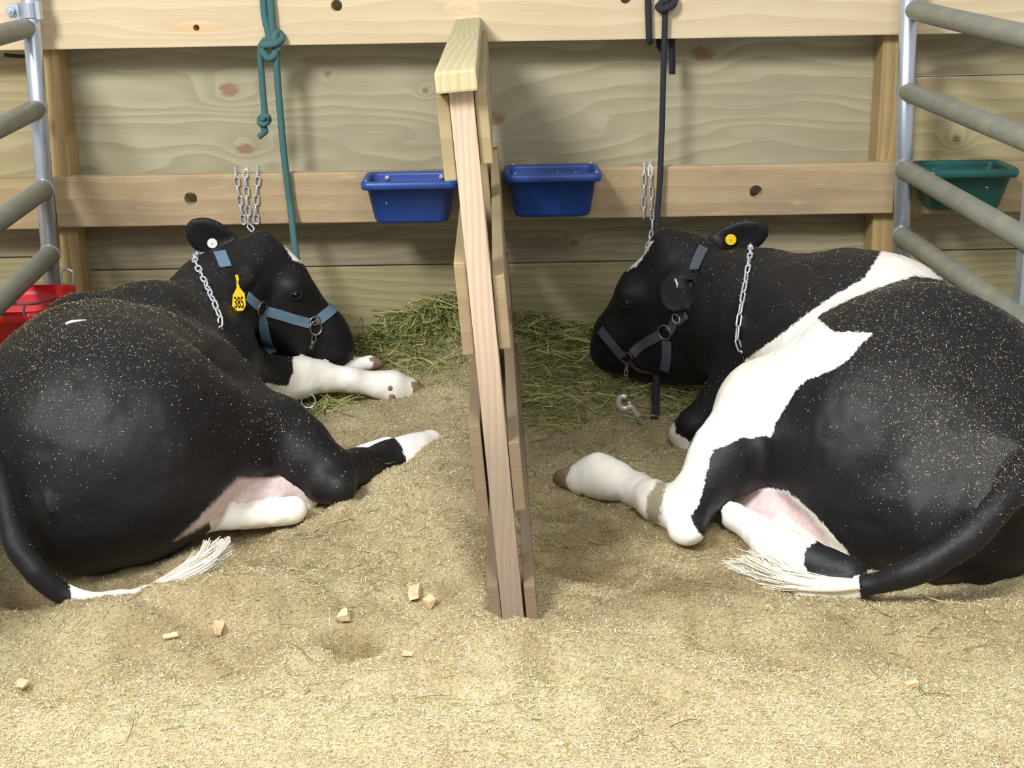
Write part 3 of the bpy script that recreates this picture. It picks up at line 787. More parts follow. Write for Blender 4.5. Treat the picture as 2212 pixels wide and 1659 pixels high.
for dx, dy in ((843, 838), (847, 856)):
    bm = bmesh.new(); bmesh.ops.create_uvsphere(bm, u_segments=10, v_segments=6, radius=.0105, matrix=Matrix.Translation(at(dx, dy, -.525))); part('dewclaw', bm, M_hoof, cowL, True)
hoof(cowL, at(796, 784, -.39), at(826, 780, -.375), .024)
p = LC.hit(640, 638); eyeball(cowL, p, .0135, (LC.normal(p) + Vector((0, 0, .25))).normalized())
button_tag(cowL, LC, 459, 524, 11, M_white)
dust(cowL, VL, QL, [(150, 700, 100, 1.1), (60, 780, 70, .5), (320, 730, 90, .35), (600, 930, 60, .5), (130, 970, 70, .35), (240, 840, 80, .25)], 13000, 5, L_LOC)
switch(cowL, [at(200, 1294, -1.93), at(260, 1289, -1.92), at(335, 1272, -1.89), at(400, 1243, -1.85), at(455, 1212, -1.80), at(492, 1172, -1.76)], .010, 640, 4, curl=.024)

# hanging number tag in the near ear
e0 = at(511, 600, -.70); bm = bmesh.new()
TY = -.775
outl = [(508, 594), (514, 594), (516, 604), (514, 610), (518, 622), (528, 634), (531, 659), (525, 671), (508, 672), (501, 664), (503, 637), (511, 622), (511, 608)]
vsx = [bm.verts.new(at(x, y, TY)) for x, y in outl]; f = bm.faces.new(vsx)
r_ = bmesh.ops.extrude_face_region(bm, geom=[f]); bmesh.ops.translate(bm, verts=[v for v in r_['geom'] if isinstance(v, bmesh.types.BMVert)], vec=(0, .0025, 0))
bmesh.ops.recalc_face_normals(bm, faces=bm.faces); et = part('ear_tag', bm, M_yellow, cowL); et['label'] = 'yellow numbered tag hanging from the near ear'
fc = bpy.data.curves.new('number', 'FONT'); fc.body = '385'; fc.size = 1; fc.align_x = 'CENTER'; fc.align_y = 'CENTER'; fc.extrude = .012; fc.offset = .004
fo = link('number_tmp', fc); dg = bpy.context.evaluated_depsgraph_get(); tm = bpy.data.meshes.new_from_object(fo.evaluated_get(dg)); bpy.data.objects.remove(fo)
tm.materials.clear(); tm.materials.append(M_ink)
cc = at(516, 653, TY - .0012); hgt = metres(25, cc)
R_ = Matrix(((RGT.x, UPV.x, 0, 0), (0, 0, -1, 0), (0, 1, 0, 0), (0, 0, 0, 1)))
bpy.context.view_layer.update()
xs = [v.co.x for v in tm.vertices]; ys = [v.co.y for v in tm.vertices]
sx = metres(20, cc) / (max(xs) - min(xs)); sy = hgt / (max(ys) - min(ys))
for v in tm.vertices: v.co = Vector(((v.co.x - (max(xs) + min(xs)) / 2) * sx, -v.co.z * .05, (v.co.y - (max(ys) + min(ys)) / 2) * sy)) + cc - L_LOC
link('number', tm, et)

# ------------------------------------------------------------------ the black and white cow on the right
RC = SDF()
for q, k in (((1975, 925, -1.40, 312), .06), ((2075, 1045, -1.60, 243), .08), ((1870, 800, -1.08, 232), .10), ((1780, 735, -.88, 180), .10), ((1880, 725, -1.0, 178), .08)):
    ball(RC, q, k, 'body')
chain_cones(RC, [(1880, 940, -1.52, 210), (1668, 885, -1.30, 112)], .08, 'thigh')
chain_cones(RC, [(1650, 895, -1.34, 104), (1572, 985, -1.44, 76), (1496, 1080, -1.53, 50)], .05, 'hind')
chain_cones(RC, [(1496, 1080, -1.53, 50), G(1484, 1136, 43)], .03, 'hind')
chain_cones(RC, [(1470, 1105, -1.56, 48), G(1418, 1084, 42), G(1378, 1060, 36), G(1325, 1037, 40), G(1290, 1026, 44), G(1254, 1034, 33)], .025, 'hind')
chain_cones(RC, [(1880, 1010, -1.56, 180), (1720, 965, -1.42, 100)], .06, 'thigh')
chain_cones(RC, [(2000, 1110, -1.70, 150), (1900, 1120, -1.66, 110)], .06, 'ham')
chain_cones(RC, [(2180, 990, -1.78, 70), (2120, 1100, -1.86, 40)], .05, 'ham')
chain_cones(RC, [(1600, 1100, -1.42, 36), (1690, 1110, -1.50, 48), (1780, 1150, -1.60, 48), (1850, 1218, -1.72, 20)], .03, 'udder')
chain_cones(RC, [G(1585, 1115, 30), G(1640, 1150, 36), G(1688, 1186, 50), G(1740, 1206, 48), G(1835, 1238, 40)], .01, 'hind_far')
# fore end
chain_cones(RC, [(1650, 840, -.86, 120), (1505, 925, -.88, 42)], .05, 'fore')
chain_cones(RC, [(1500, 925, -.88, 42), (1478, 940, -.87, 30), (1505, 990, -.92, 26)], .02, 'fore')
chain_cones(RC, [(1790, 730, -.88, 172), (1630, 688, -.66, 140), (1520, 650, -.54, 108)], .07, 'neck')
chain_cones(RC, [(1470, 575, -.50, 74), (1400, 635, -.48, 64), (1335, 725, -.45, 50), (1318, 752, -.44, 42)], .035, 'head')
chain_cones(RC, [(1490, 745, -.52, 74), (1400, 775, -.48, 46), (1335, 775, -.45, 32)], .03, 'head')
chain_cones(RC, [(1480, 590, -.5, 78), (1480, 700, -.52, 92)], .05, 'head')
chain_cones(RC, [(1478, 757, -.53, 70), (1535, 768, -.56, 62)], .04, 'head')
ball(RC, (1316, 762, -.44, 38), .02, 'head')
ball(RC, (1440, 528, -.49, 34), .035, 'head')
ball(RC, (1356, 636, -.53, 22), .05, 'head')
RC.ell(PT3((1296, 742, -.50)), (.012, .012, .009), None, .01, 'head', True)
ear(RC, (1520, 545, -.46), (1652, 494, -.50), 76, (-.1, -1, -.1))
ear(RC, (1482, 582, -.60), (1450, 668, -.72), 78, (-.1, -1, .3))
rtail = [(2225, 1000, -1.84, 42), (2170, 1080, -1.93, 37), (2100, 1155, -1.97, 33), (2030, 1205, -1.98, 30), (1950, 1242, -1.97, 27), (1880, 1262, -1.94, 24), (1820, 1270, -1.91, 24), (1750, 1270, -1.89, 22), (1690, 1266, -1.86, 14)]
chain_cones(RC, smooth_chain(rtail), .012, 'tail')
R_LOC = ground(2000, 1050)
blaze = [(1905, 540), (1965, 545), (2040, 605), (1975, 596), (1905, 618), (1850, 640), (1790, 668), (1764, 686), (1800, 716), (1886, 720), (1858, 745), (1836, 775), (1800, 798), (1740, 822),
         (1716, 846), (1690, 890), (1672, 920), (1668, 942), (1600, 946), (1560, 965), (1540, 972), (1528, 1010), (1520, 1050), (1508, 1092), (1490, 1118), (1505, 1140), (1516, 1158), (1540, 1158),
         (1500, 1230), (1380, 1160), (1180, 1120), (1180, 930), (1420, 960), (1480, 985), (1520, 900), (1560, 820), (1620, 770), (1690, 720), (1740, 680), (1800, 640), (1868, 600)]
cowR, VR, QR = make_cow(RC, 'black and white cow lying right of the divider, white band over shoulder and thigh', [
    (blaze, ['body', 'thigh', 'hind']), ([(1400, 890), (1456, 905), (1460, 935), (1500, 960), (1500, 975), (1560, 1040), (1400, 1040)], ['fore']),
    ([(1560, 1060), (1760, 1090), (1770, 1165), (1740, 1185), (1735, 1215), (1760, 1262), (1560, 1280)], ['hind_far']), ([(1560, 1040), (1700, 1060), (1760, 1110), (1790, 1145), (1830, 1190), (1856, 1232), (1800, 1200), (1740, 1170), (1560, 1150)], ['udder', 'thigh', 'ham', 'body']),
    ([(1600, 1200), (1858, 1236), (1850, 1262), (1862, 1300), (1600, 1320)], ['tail']), ([(1355, 585), (1400, 525), (1412, 520), (1396, 546), (1376, 574)], ['head'])],
    [([(1600, 1050), (1700, 1066), (1752, 1115), (1800, 1190), (1848, 1232), (1760, 1160), (1690, 1110), (1600, 1150)], ['udder', 'thigh', 'ham'])],
    [([(1418, 1040), (1445, 1036), (1432, 1070), (1424, 1130), (1400, 1130), (1396, 1080)], ['hind'])], .0066, R_LOC)
q_ = G(1250, 1036, 30)[2]; hoof(cowR, at(1252, 1034, q_), at(1206, 1022, q_ + .05), .036)
for dx, dy in ((1262, 1062), (1278, 1068)):
    bm = bmesh.new(); d_ = at(dx, dy, q_ - .03); bmesh.ops.create_uvsphere(bm, u_segments=10, v_segments=6, radius=.011, matrix=Matrix.Translation(d_)); part('dewclaw', bm, M_hoof, cowR, True)
p = RC.hit(1352, 656); eyeball(cowR, p, .0135, (RC.normal(p) + Vector((0, 0, .25))).normalized())
button_tag(cowR, RC, 1578, 516, 12, M_yellow)
p = RC.hit(1462, 613); n_ = RC.normal(p); bm = bmesh.new()
add_tube(bm, [at(1458, 602, p.y - .006), at(1463, 613, p.y - .008), at(1462, 624, p.y - .006)], [.002, .0035, .002], 8); o = part('ear_tag', bm, M_white, cowR, True); o['label'] = 'small white tag seen edge-on in the near ear'
dust(cowR, VR, QR, [(2000, 700, 100, .6), (2050, 960, 90, 1.0), (1960, 800, 110, .5), (1900, 690, 60, .4), (2150, 880, 90, .8), (2190, 1000, 50, .8)], 15000, 9, R_LOC)
switch(cowR, [at(1856, 1262, -1.95), at(1800, 1266, -1.93), at(1740, 1264, -1.90), at(1690, 1258, -1.87), at(1640, 1246, -1.83), at(1606, 1236, -1.80)], .018, 1100, 8, curl=.034, locks=22)

# ------------------------------------------------------------------ halters, chains
def ribbon(bm, S, pts, width, thick=.0035, lift=.002, closed=False, norms=None):
    """webbing laid on the surface along pts"""
    N = len(pts); rings = []
    for i, p in enumerate(pts):
        t = (pts[(i + 1) % N] - pts[i - 1]) if closed else (pts[min(i + 1, N - 1)] - pts[max(i - 1, 0)])
        t.normalize(); n = norms[i] if norms else S.normal(p)
        n = (n - t * n.dot(t)).normalized(); s = t.cross(n)
        a = p + n * lift
        rings.append([bm.verts.new(a + s * width / 2), bm.verts.new(a + s * width / 2 + n * thick), bm.verts.new(a - s * width / 2 + n * thick), bm.verts.new(a - s * width / 2)])
    for i in range(N if closed else N - 1):
        A, B = rings[i], rings[(i + 1) % N]
        for k in range(4): bm.faces.new((A[k], A[(k + 1) % 4], B[(k + 1) % 4], B[k]))
    if not closed: bm.faces.new(rings[0]); bm.faces.new(rings[-1][::-1])
    bmesh.ops.recalc_face_normals(bm, faces=bm.faces)
    return bm
def lay(S, pxs, n=6):
    pp = spline([Vector((x, y, 0)) for x, y in pxs], n); out = []
    for q in pp:
        h = S.hit(q.x, q.y)
        if h is not None: out.append(h)
    # smooth depth jumps
    for _ in range(2): out = [out[0]] + [(a + b * 2 + c) / 4 for a, b, c in zip(out, out[1:], out[2:])] + [out[-1]]
    return out
def strap(root, S, pxs, wpx, mat):
    pts = lay(S, pxs); bm = bmesh.new(); ribbon(bm, S, pts, metres(wpx, pts[0])); return part('strap', bm, mat, root)
def loop_strap(root, S, c, n, wpx, mat, rmax):
    pts = S.ring(c, n, rmax, 60, .001)
    for _ in range(2): pts = [(pts[i - 1] + pts[i] * 2 + pts[(i + 1) % len(pts)]) / 4 for i in range(len(pts))]
    nr = [(p - Vector(c)).normalized() for p in pts]
    bm = bmesh.new(); ribbon(bm, S, pts, metres(wpx, c), closed=True, norms=nr, lift=.003); return part('strap', bm, mat, root)
def torus(bm, c, n, R, r, sq=1.0, seg=24):
    u, v = frame_of(Vector(n)); add_tube(bm, [Vector(c) + u * R * math.cos(a) + v * R * sq * math.sin(a) for a in [2 * math.pi * k / seg for k in range(seg)]], r, 8, closed=True)
def ring_part(root, name, S, px, py, Rpx, mat, r=.0022, sq=1.0, lift=.006):
    p = S.hit(px, py); n = S.normal(p); bm = bmesh.new(); torus(bm, p + n * lift, n, metres(Rpx, p), r, sq); return part(name, bm, mat, root, True)
def link_mesh(L, Wd, r, mat, name):
    bm = bmesh.new(); R = Wd / 2 - r; h = L / 2 - r - R; pts = []
    for k in range(9): a = math.pi * k / 8; pts.append(Vector((0, R * math.cos(a), h + R * math.sin(a))))
    for k in range(9): a = math.pi + math.pi * k / 8; pts.append(Vector((0, R * math.cos(a), -h + R * math.sin(a))))
    add_tube(bm, pts, r, 6, closed=True); return mesh_bm(bm, name, mat, True)
def chain_on(root, pts, L, Wd, r, mat, me=None, twist=0.0, outward=None):
    me = me or link_mesh(L, Wd, r, mat, 'link'); pitch = L - 2.15 * r
    P = resample(pts, pitch); base = root.location
    for i, (a, b) in enumerate(zip(P, P[1:])):
        t = (b - a).normalized(); c = (a + b) / 2
        if outward: o_ = Vector(outward(c))
        else: o_ = Vector((0, -1, 0))
        o_ = (o_ - t * o_.dot(t)).normalized(); s_ = t.cross(o_)
        ang = twist + (math.pi / 2 if i % 2 else 0)
        x = o_ * math.cos(ang) + s_ * math.sin(ang); y = t.cross(x)
        q = link('link', me, root)
        q.matrix_local = Matrix(((x.x, y.x, t.x, c.x - base.x), (x.y, y.y, t.y, c.y - base.y), (x.z, y.z, t.z, c.z - base.z), (0, 0, 0, 1)))
    return me

# left halter: pale blue webbing
hl = thing('halter', at(640, 690, -.55), 'faded blue webbing halter on the head of the left cow', 'halter', 'webbing halters')
strap(hl, LC, [(474, 545), (481, 562), (487, 578)], 26, M_webb)
strap(hl, LC, [(533, 640), (545, 652), (557, 662)], 24, M_webb)
strap(hl, LC, [(575, 672), (605, 680), (635, 689), (668, 698)], 22, M_webb)
strap(hl, LC, [(564, 680), (568, 705), (576, 733), (583, 750), (588, 762)], 21, M_webb)
strap(hl, LC, [(684, 694), (698, 683), (712, 672), (720, 664)], 22, M_webb)
ring_part(hl, 'ring', LC, 563, 667, 17, M_steel, .0024)
ring_part(hl, 'ring', LC, 681, 708, 13, M_steel, .0034, 1.15)
ring_part(hl, 'buckle', LC, 679, 692, 11, M_steel, .003, .8)
lk = [at(679, 722, LC.hit(679, 722).y - .012), at(675, 745, LC.hit(675, 745).y - .012), at(664, 766, LC.hit(664, 766).y - .010)]
me_ = link_mesh(.03, .017, .0023, M_steel, 'link')
chain_on(hl, spline(lk, 10), .03, .017, .0023, M_steel, me_, .4)
# ring under the knee, end of the lead
bm = bmesh.new(); rc_ = at(666, 866, -.60); torus(bm, rc_, Vector((0.1, -1, .2)), metres(15, rc_), .0022)
tag(part('lead_ring', bm, M_chain), 'thin steel ring lying under the left cow\'s front knee', 'ring')

hr = thing('halter', at(1400, 700, -.55), 'grey webbing halter on the head of the right cow', 'halter', 'webbing halters')
strap(hr, RC, [(1519, 535), (1509, 555), (1502, 576), (1500, 584)], 21, M_webg)
strap(hr, RC, [(1483, 676), (1476, 684), (1466, 692)], 27, M_webg)
strap(hr, RC, [(1461, 690), (1452, 708), (1446, 716)], 22, M_webg)
strap(hr, RC, [(1428, 722), (1405, 735), (1385, 748), (1366, 765)], 22, M_webg)
strap(hr, RC, [(1440, 735), (1442, 755), (1440, 780), (1436, 800)], 22, M_webg)
strap(hr, RC, [(1298, 712), (1312, 730), (1330, 752), (1345, 770)], 19, M_webg)
ring_part(hr, 'ring', RC, 1438, 717, 16, M_steel, .003)
ring_part(hr, 'buckle', RC, 1464, 688, 13, M_chain, .0024, .75)
ring_part(hr, 'buckle', RC, 1354, 772, 13, M_rust, .0026, .9)
def fr(px, py, S, off=.012): 
    h = S.hit(px, py); return at(px, py, (h.y if h else -.5) - off)
leadY = -.80
chain_on(hr, spline([fr(1354, 784, RC), at(1353, 800, leadY), at(1350, 820, leadY), at(1348, 838, leadY)], 10), .024, .013, .0018, M_rust)
chain_on(hr, spline([fr(1362, 786, RC), at(1378, 800, -.56), at(1400, 806, -.55), at(1424, 806, -.55)], 10), .018, .010, .0015, M_rust)
bm = bmesh.new(); torus(bm, at(1351, 853, leadY), Vector((.5, -1, 0)), .012, .0016, 1.5); part('ring', bm, M_rust, hr, True)
# snap hook
sh = thing('snap_hook', at(1370, 880, leadY), 'shiny bolt snap hook dangling below the right cow\'s halter', 'hook')
bm = bmesh.new(); hk = [(1352, 858), (1344, 856), (1337, 862), (1336, 872), (1342, 880), (1352, 882), (1361, 877), (1367, 882), (1374, 892), (1380, 898)]
add_tube(bm, spline([at(x, y, leadY) for x, y in hk], 6), .0088, 8); part('hook', bm, M_brass, sh, True)
bm = bmesh.new(); add_tube(bm, [at(1356, 868, leadY - .004), at(1366, 876, leadY - .004)], .004, 8); part('gate_bolt', bm, M_brass, sh, True)
bm = bmesh.new(); torus(bm, at(1386, 908, leadY), Vector((.3, -1, .3)), .013, .003); part('swivel_ring', bm, M_steel, sh, True)

# neck chains
def neck_chain(S, cpx, n, arcpx, label, L, Wd):
    pts = [S.hit(x, y) for x, y in [(q.x, q.y) for q in spline([Vector((x, y, 0)) for x, y in arcpx], 6)]]
    pts = [p + S.normal(p) * .007 for p in pts if p is not None]
    c = Vector(cpx)
    root = thing('neck_chain', pts[len(pts) // 2], label, 'chain', 'chains round the necks')
    ringp = S.ring(c, n, .3, 72, .007)
    # hidden remainder of the loop: from the lower visible end round the far side to the upper end
    i0 = min(range(72), key=lambda i: (ringp[i] - pts[-1]).length); i1 = min(range(72), key=lambda i: (ringp[i] - pts[0]).length)
    fwd = [ringp[(i0 + k) % 72] for k in range((i1 - i0) % 72 + 1)]; bwd = [ringp[(i0 - k) % 72] for k in range((i0 - i1) % 72 + 1)]
    over = fwd if max(p.y for p in fwd) > max(p.y for p in bwd) else bwd
    far = over[::-1][1:16]                       # carries on over the crest of the neck
    n0 = S.normal(pts[-1]); dn = (pts[-1] - pts[-4]).normalized(); under = [pts[-1] + dn * .02 * q - n0 * .012 * q for q in (1, 2, 3)]
    chain_on(root, far[::-1] + pts + under, L, Wd, .0031, M_chain, outward=lambda p: S.normal(p))
    return root
a, b = LC.hit(425, 566), LC.hit(474, 695)
cL = PT3((490, 625, -.56)); nL = (a - cL).cross(b - cL).normalized()
neck_chain(LC, cL, nL, [(422, 566), (430, 585), (440, 610), (452, 640), (464, 668), (474, 694)], 'steel chain round the neck of the left cow', .037, .021)
a, b = RC.hit(1620, 552), RC.hit(1598, 735); cR = PT3((1600, 680, -.62)); nR = (a - cR).cross(b - cR).normalized()
neck_chain(RC, cR, nR, [(1622, 550), (1617, 585), (1612, 620), (1606, 660), (1600, 700), (1596, 738)], 'steel chain round the neck of the right cow', .042, .0185)

# chains over the rail
RY = RAILY - .009
def tether(label, strands, L, Wd, end=None):
    root = thing('tether_chain', at(strands[0][0][0], strands[0][0][1], RY), label, 'chain', 'tether chains on the rail'); me = link_mesh(L, Wd, .0029, M_chain, 'link')
    for i, s in enumerate(strands):
        pts = [at(x, y, yy) for x, y, yy in s]; chain_on(root, spline(pts, 8), L, Wd, .0029, M_chain, me, 1.57 if i % 2 else .0)
    return root
top = lambda x: [(x + 6, 363, POSTY - .005), (x + 1, 366, RAILY + .012)]
tether('three steel chain strands over the rail behind the left cow\'s poll', [
    top(508) + [(510, 378, RY), (513, 405, RY), (518, 435, RY), (523, 465, RY), (528, 488, RY), (535, 498, RY - .01)],
    top(530) + [(530, 380, RY), (532, 410, RY), (534, 440, RY), (537, 470, RY), (536, 486, RY), (548, 499, RY - .02)],
    top(556) + [(557, 376, RY), (555, 405, RY), (553, 440, RY), (553, 470, RY), (554, 488, RY), (546, 500, RY - .01)]], .037, .021)
tether('two steel chain strands over the rail beside the black rope', [
    [(1393, 350, POSTY - .005), (1392, 354, RAILY + .012), (1391, 366, RY), (1391, 400, RY), (1390, 440, RY), (1390, 478, RY)],
    [(1404, 350, POSTY - .005), (1404, 356, RAILY + .012), (1405, 370, RY), (1406, 400, RY), (1407, 440, RY), (1409, 480, RY), (1408, 500, RY - .01), (1403, 520, -.22), (1396, 540, -.28), (1392, 560, -.33)]], .042, .0165)

rc = random.Random(77)
for t_, p_, n_c in ((t1, pA, 6), (t2, pB, 22), (t3, pC, 16)):
    pts = []
    for q in range(n_c):
        side = rc.random(); w = metres(200, p_)
        if side < .55: pts.append((p_.x + (rc.random() - .5) * w, RAILY - .010 - rc.random() * .004, p_.z + .001))
        elif side < .88: pts.append((p_.x + (rc.random() - .5) * w, FY + .002, p_.z + .001))
        else: pts.append((p_.x + (rc.random() - .5) * w * .8, FY + .012, p_.z - .03 - rc.random() * .05))
    crumbs('feed_crumbs', pts, t_, 60 + n_c, t_.location)
ps = LC.hit(165, 697); ns = LC.normal(ps); bm = bmesh.new(); a_ = LC.hit(142, 702) + ns * .003; b_ = LC.hit(187, 694) + ns * .003
add_tube(bm, [a_, a_.lerp(b_, .3) + ns * .002, a_.lerp(b_, .7) + ns * .001, b_], [.003, .0045, .003, .0012], 6)
tag(part('wood_sliver', bm, M_white2), 'long pale wood sliver lying on the back of the left cow', 'wood sliver')
# ------------------------------------------------------------------ ropes
BY = RAILY - .016
def tube_part(name, root, pxs, rpx, mat, n=10, caps=True):
    pts = spline([at(*q) for q in pxs], 8); r = metres(rpx, pts[0]); bm = bmesh.new(); add_tube(bm, pts, r, n, caps=caps); return part(name, bm, mat, root, True)
rg = thing('tie_rope', at(585, 95, BY), 'green rope knotted on the top beam, running down behind the left cow\'s head', 'rope', 'tie ropes from the beam')
tube_part('loop', rg, [(572, -40, BY), (569, 0, BY), (573, 40, BY), (580, 70, BY - .004), (583, 92, BY - .006)], 8, M_ropeg)
tube_part('loop', rg, [(581, -40, BY), (584, 0, BY - .004), (587, 40, BY - .008), (590, 75, BY - .010), (588, 95, BY - .008)], 8, M_ropeg)
tube_part('knot', rg, [(566, 100, BY - .012), (578, 97, BY - .026), (596, 94, BY - .026), (608, 84, BY - .012), (605, 73, BY), (596, 72, BY - .012), (594, 84, BY - .020), (596, 96, BY - .018), (603, 108, BY - .012)], 8, M_ropeg)
tube_part('knot', rg, [(577, 84, BY - .004), (567, 96, BY - .008), (568, 112, BY - .016), (580, 126, BY - .02), (592, 120, BY - .016), (596, 105, BY - .01)], 8, M_ropeg)
tube_part('tail', rg, [(574, 86, BY), (564, 100, BY - .004), (562, 125, BY - .004), (565, 160, BY), (568, 200, BY), (571, 232, BY), (572, 250, BY)], 7.2, M_ropeg)
tube_part('end_knot', rg, [(562, 258, BY), (568, 251, BY - .012), (578, 252, BY - .012), (580, 261, BY), (572, 268, BY - .014), (562, 266, BY - .008), (562, 256, BY - .004), (571, 258, BY - .02)], 6.5, M_ropeg)
bm = bmesh.new(); p0 = spline([at(570, 262, BY), at(570, 275, BY), at(573, 284, BY), at(566, 290, BY), at(559, 297, BY)], 5)
add_tube(bm, p0, [metres(r, p0[0]) for r in np.linspace(8, 6, len(p0))], 8); part('frayed_end', bm, M_ropeg, rg, True)
tube_part('lead', rg, [(598, 96, BY - .01), (597, 125, BY - .008), (600, 180, BY - .004), (606, 250, BY - .004), (613, 330, BY - .008), (620, 390, BY - .01), (628, 450, BY - .014), (634, 510, -.24), (641, 560, -.30), (650, 600, -.36)], 7.6, M_ropeg)
rk = thing('tie_rope', at(1438, 10, BY), 'black rope knotted on the top beam, running down to the right cow\'s head', 'rope', 'tie ropes from the beam')
tube_part('loop', rk, [(1400, -40, BY), (1400, 0, BY), (1401, 40, BY), (1402, 75, BY), (1403, 88, BY + .01), (1404, 88, BY + .03), (1404, 70, POSTY + .03)], 7.4, M_ropek)
tube_part('knot', rk, [(1430, -30, BY), (1434, -8, BY - .01), (1428, 8, BY - .014), (1422, 15, BY - .010), (1430, 20, BY - .02), (1446, 15, BY - .022), (1456, 6, BY - .012), (1455, -6, BY - .004), (1444, -8, BY - .014), (1438, 6, BY - .016)], 8, M_ropek)
tube_part('loop', rk, [(1424, 60, POSTY + .03), (1424, 92, POSTY + .02), (1428, 105, POSTY + .02), (1434, 100, POSTY + .02), (1440, 60, POSTY + .03)], 7, M_ropek)
tube_part('tail', rk, [(1451, 60, POSTY + .03), (1451, 90, POSTY + .02), (1452, 130, POSTY + .02), (1452, 160, POSTY + .02)], 7.2, M_ropek)
tube_part('lead', rk, [(1437, 12, BY - .008), (1436, 60, BY - .006), (1434, 120, BY - .004), (1432, 200, BY - .004), (1429, 300, BY - .01), (1426, 380, BY - .014), (1422, 440, BY - .02), (1419, 490, -.22), (1416, 530, -.30), (1412, 560, -.38)], 6.6, M_ropek)
tube_part('lead_end', rk, [(1419, 770, -.50), (1418, 820, -.56), (1417, 860, -.62), (1416, 895, -.67), (1411, 908, -.68)], 8, M_ropek)

# carabiner by the left gate, red tub and its wire
cb = thing('carabiner', at(145, 610, -.26), 'steel snap link hanging beside the left gate post', 'carabiner')
bm = bmesh.new(); add_tube(bm, spline([at(x, y, -.27) for x, y in ((146, 640), (140, 622), (132, 598), (134, 587), (145, 582), (156, 587), (158, 600), (156, 622), (150, 641))], 5), .0036, 8); part('hook', bm, M_chain, cb, True)
bm = bmesh.new(); add_tube(bm, [at(146, 640, -.27), at(156, 634, -.27)], .0035, 8); part('spring_gate', bm, M_chain, cb, True)
rt = thing('red_tub', ground(20, 830), 'red plastic tub behind the left gate, mostly hidden by the cow', 'tub')
c = at(20, 700, -.62); bm = bmesh.new(); zt = at(60, 662, -.72).z
loops = []
for (w, d, z, y0) in ((.36, .26, 0, -.50), (.44, .32, zt - .03, -.46), (.47, .35, zt - .03, -.445), (.47, .35, zt, -.445), (.45, .33, zt, -.455), (.43, .31, zt - .03, -.465), (.34, .24, .02, -.51)):
    loops.append([bm.verts.new(p + Vector((at(-30, 660, -.6).x, 0, 0))) for p in rrect(w, d, .05, z, y0)])
for A, B in zip(loops, loops[1:]):
    for k in range(len(A)): bm.faces.new((A[k], A[(k + 1) % len(A)], B[(k + 1) % len(A)], B[k]))
bm.faces.new(loops[0][::-1]); bm.faces.new(loops[-1]); bmesh.ops.recalc_face_normals(bm, faces=bm.faces); part('tub', bm, M_red, rt, True)
tube_part('wire_handle', rt, [(-10, 660, -.80), (30, 657, -.80), (75, 656, -.78), (98, 650, -.6), (125, 642, -.4)], 3, M_wire)
tube_part('wire_handle', rt, [(55, 657, -.80), (51, 668, -.80), (53, 680, -.80)], 2.4, M_wire)

bm = bmesh.new(); add_tube(bm, spline([at(10, 118, -.10), at(30, 121, -.10), at(52, 122, -.10), at(75, 121, -.09)], 4), .006, 8)
tag(part('strap_end', bm, M_ropek, None, True), 'dark strap end tucked under the top beam behind the left gate', 'strap')
# ------------------------------------------------------------------ bedding
BUMPS = []   # (x, y, amplitude, sx, sy)
def bump_at(px, py, a, sx, sy):
    g = ground(px, py); BUMPS.append((g.x, g.y, a, sx, sy))
for q in ((1000, 890, .11, .10, .16), (990, 1010, .10, .10, .16), (1010, 1130, .075, .09, .16), (1020, 1250, .035, .12, .12), (960, 760, .10, .16, .12), (1010, 745, .06, .10, .12),
          (850, 1130, .03, .14, .10), (880, 1060, .045, .12, .07), (800, 1130, .03, .12, .08), (420, 1312, .045, .16, .05), (330, 1345, .034, .12, .04), (560, 1275, .05, .14, .06), (80, 1370, .025, .22, .06),
          (140, 1275, -.03, .10, .06), (200, 1292, -.035, .07, .035), (260, 1288, -.03, .07, .03), (300, 1255, -.045, .16, .06), (210, 1230, -.04, .28, .10), (560, 1150, -.03, .16, .06), (1090, 1390, .045, .10, .08), (1150, 1180, -.012, .14, .2), (1500, 1290, .018, .22, .07), (1300, 1120, .01, .2, .12),
          (1130, 760, .05, .12, .10), (1230, 800, .04, .16, .14), (1330, 860, .02, .15, .1), (1900, 1330, .02, .35, .08), (2080, 1260, -.03, .3, .08), (1600, 1190, -.015, .12, .07),
          (743, 1368, -.055, .030, .026), (794, 1364, -.05, .026, .024), (640, 1390, -.02, .07, .04), (730, 900, .02, .14, .08), (600, 1560, .015, .3, .1), (1500, 1480, .012, .3, .1), (300, 1450, -.012, .2, .08),
          (800, 1018, -.03, .06, .04), (872, 1006, -.05, .075, .05), (420, 960, -.02, .3, .4), (1900, 1000, -.02, .3, .4)):
    bump_at(*q)
rb = random.Random(12)
for _ in range(60): bump_at(rb.uniform(60, 2150), rb.uniform(1335, 1500), rb.uniform(-.030, -.008), rb.uniform(.025, .05), rb.uniform(.02, .035))
for _ in range(30): bump_at(rb.uniform(60, 1000), rb.uniform(1130, 1420), rb.uniform(.006, .022), rb.uniform(.03, .06), rb.uniform(.02, .04))
def vnoise(x, y, s, seed):
    r = np.random.default_rng(seed); G = r.random((256, 256)); X = x * s; Y = y * s
    xi = np.floor(X).astype(int); yi = np.floor(Y).astype(int); fx = X - xi; fy = Y - yi; fx = fx * fx * (3 - 2 * fx); fy = fy * fy * (3 - 2 * fy)
    g = lambda i, j: G[i % 256, j % 256]
    return (g(xi, yi) * (1 - fx) + g(xi + 1, yi) * fx) * (1 - fy) + (g(xi, yi + 1) * (1 - fx) + g(xi + 1, yi + 1) * fx) * fy - .5
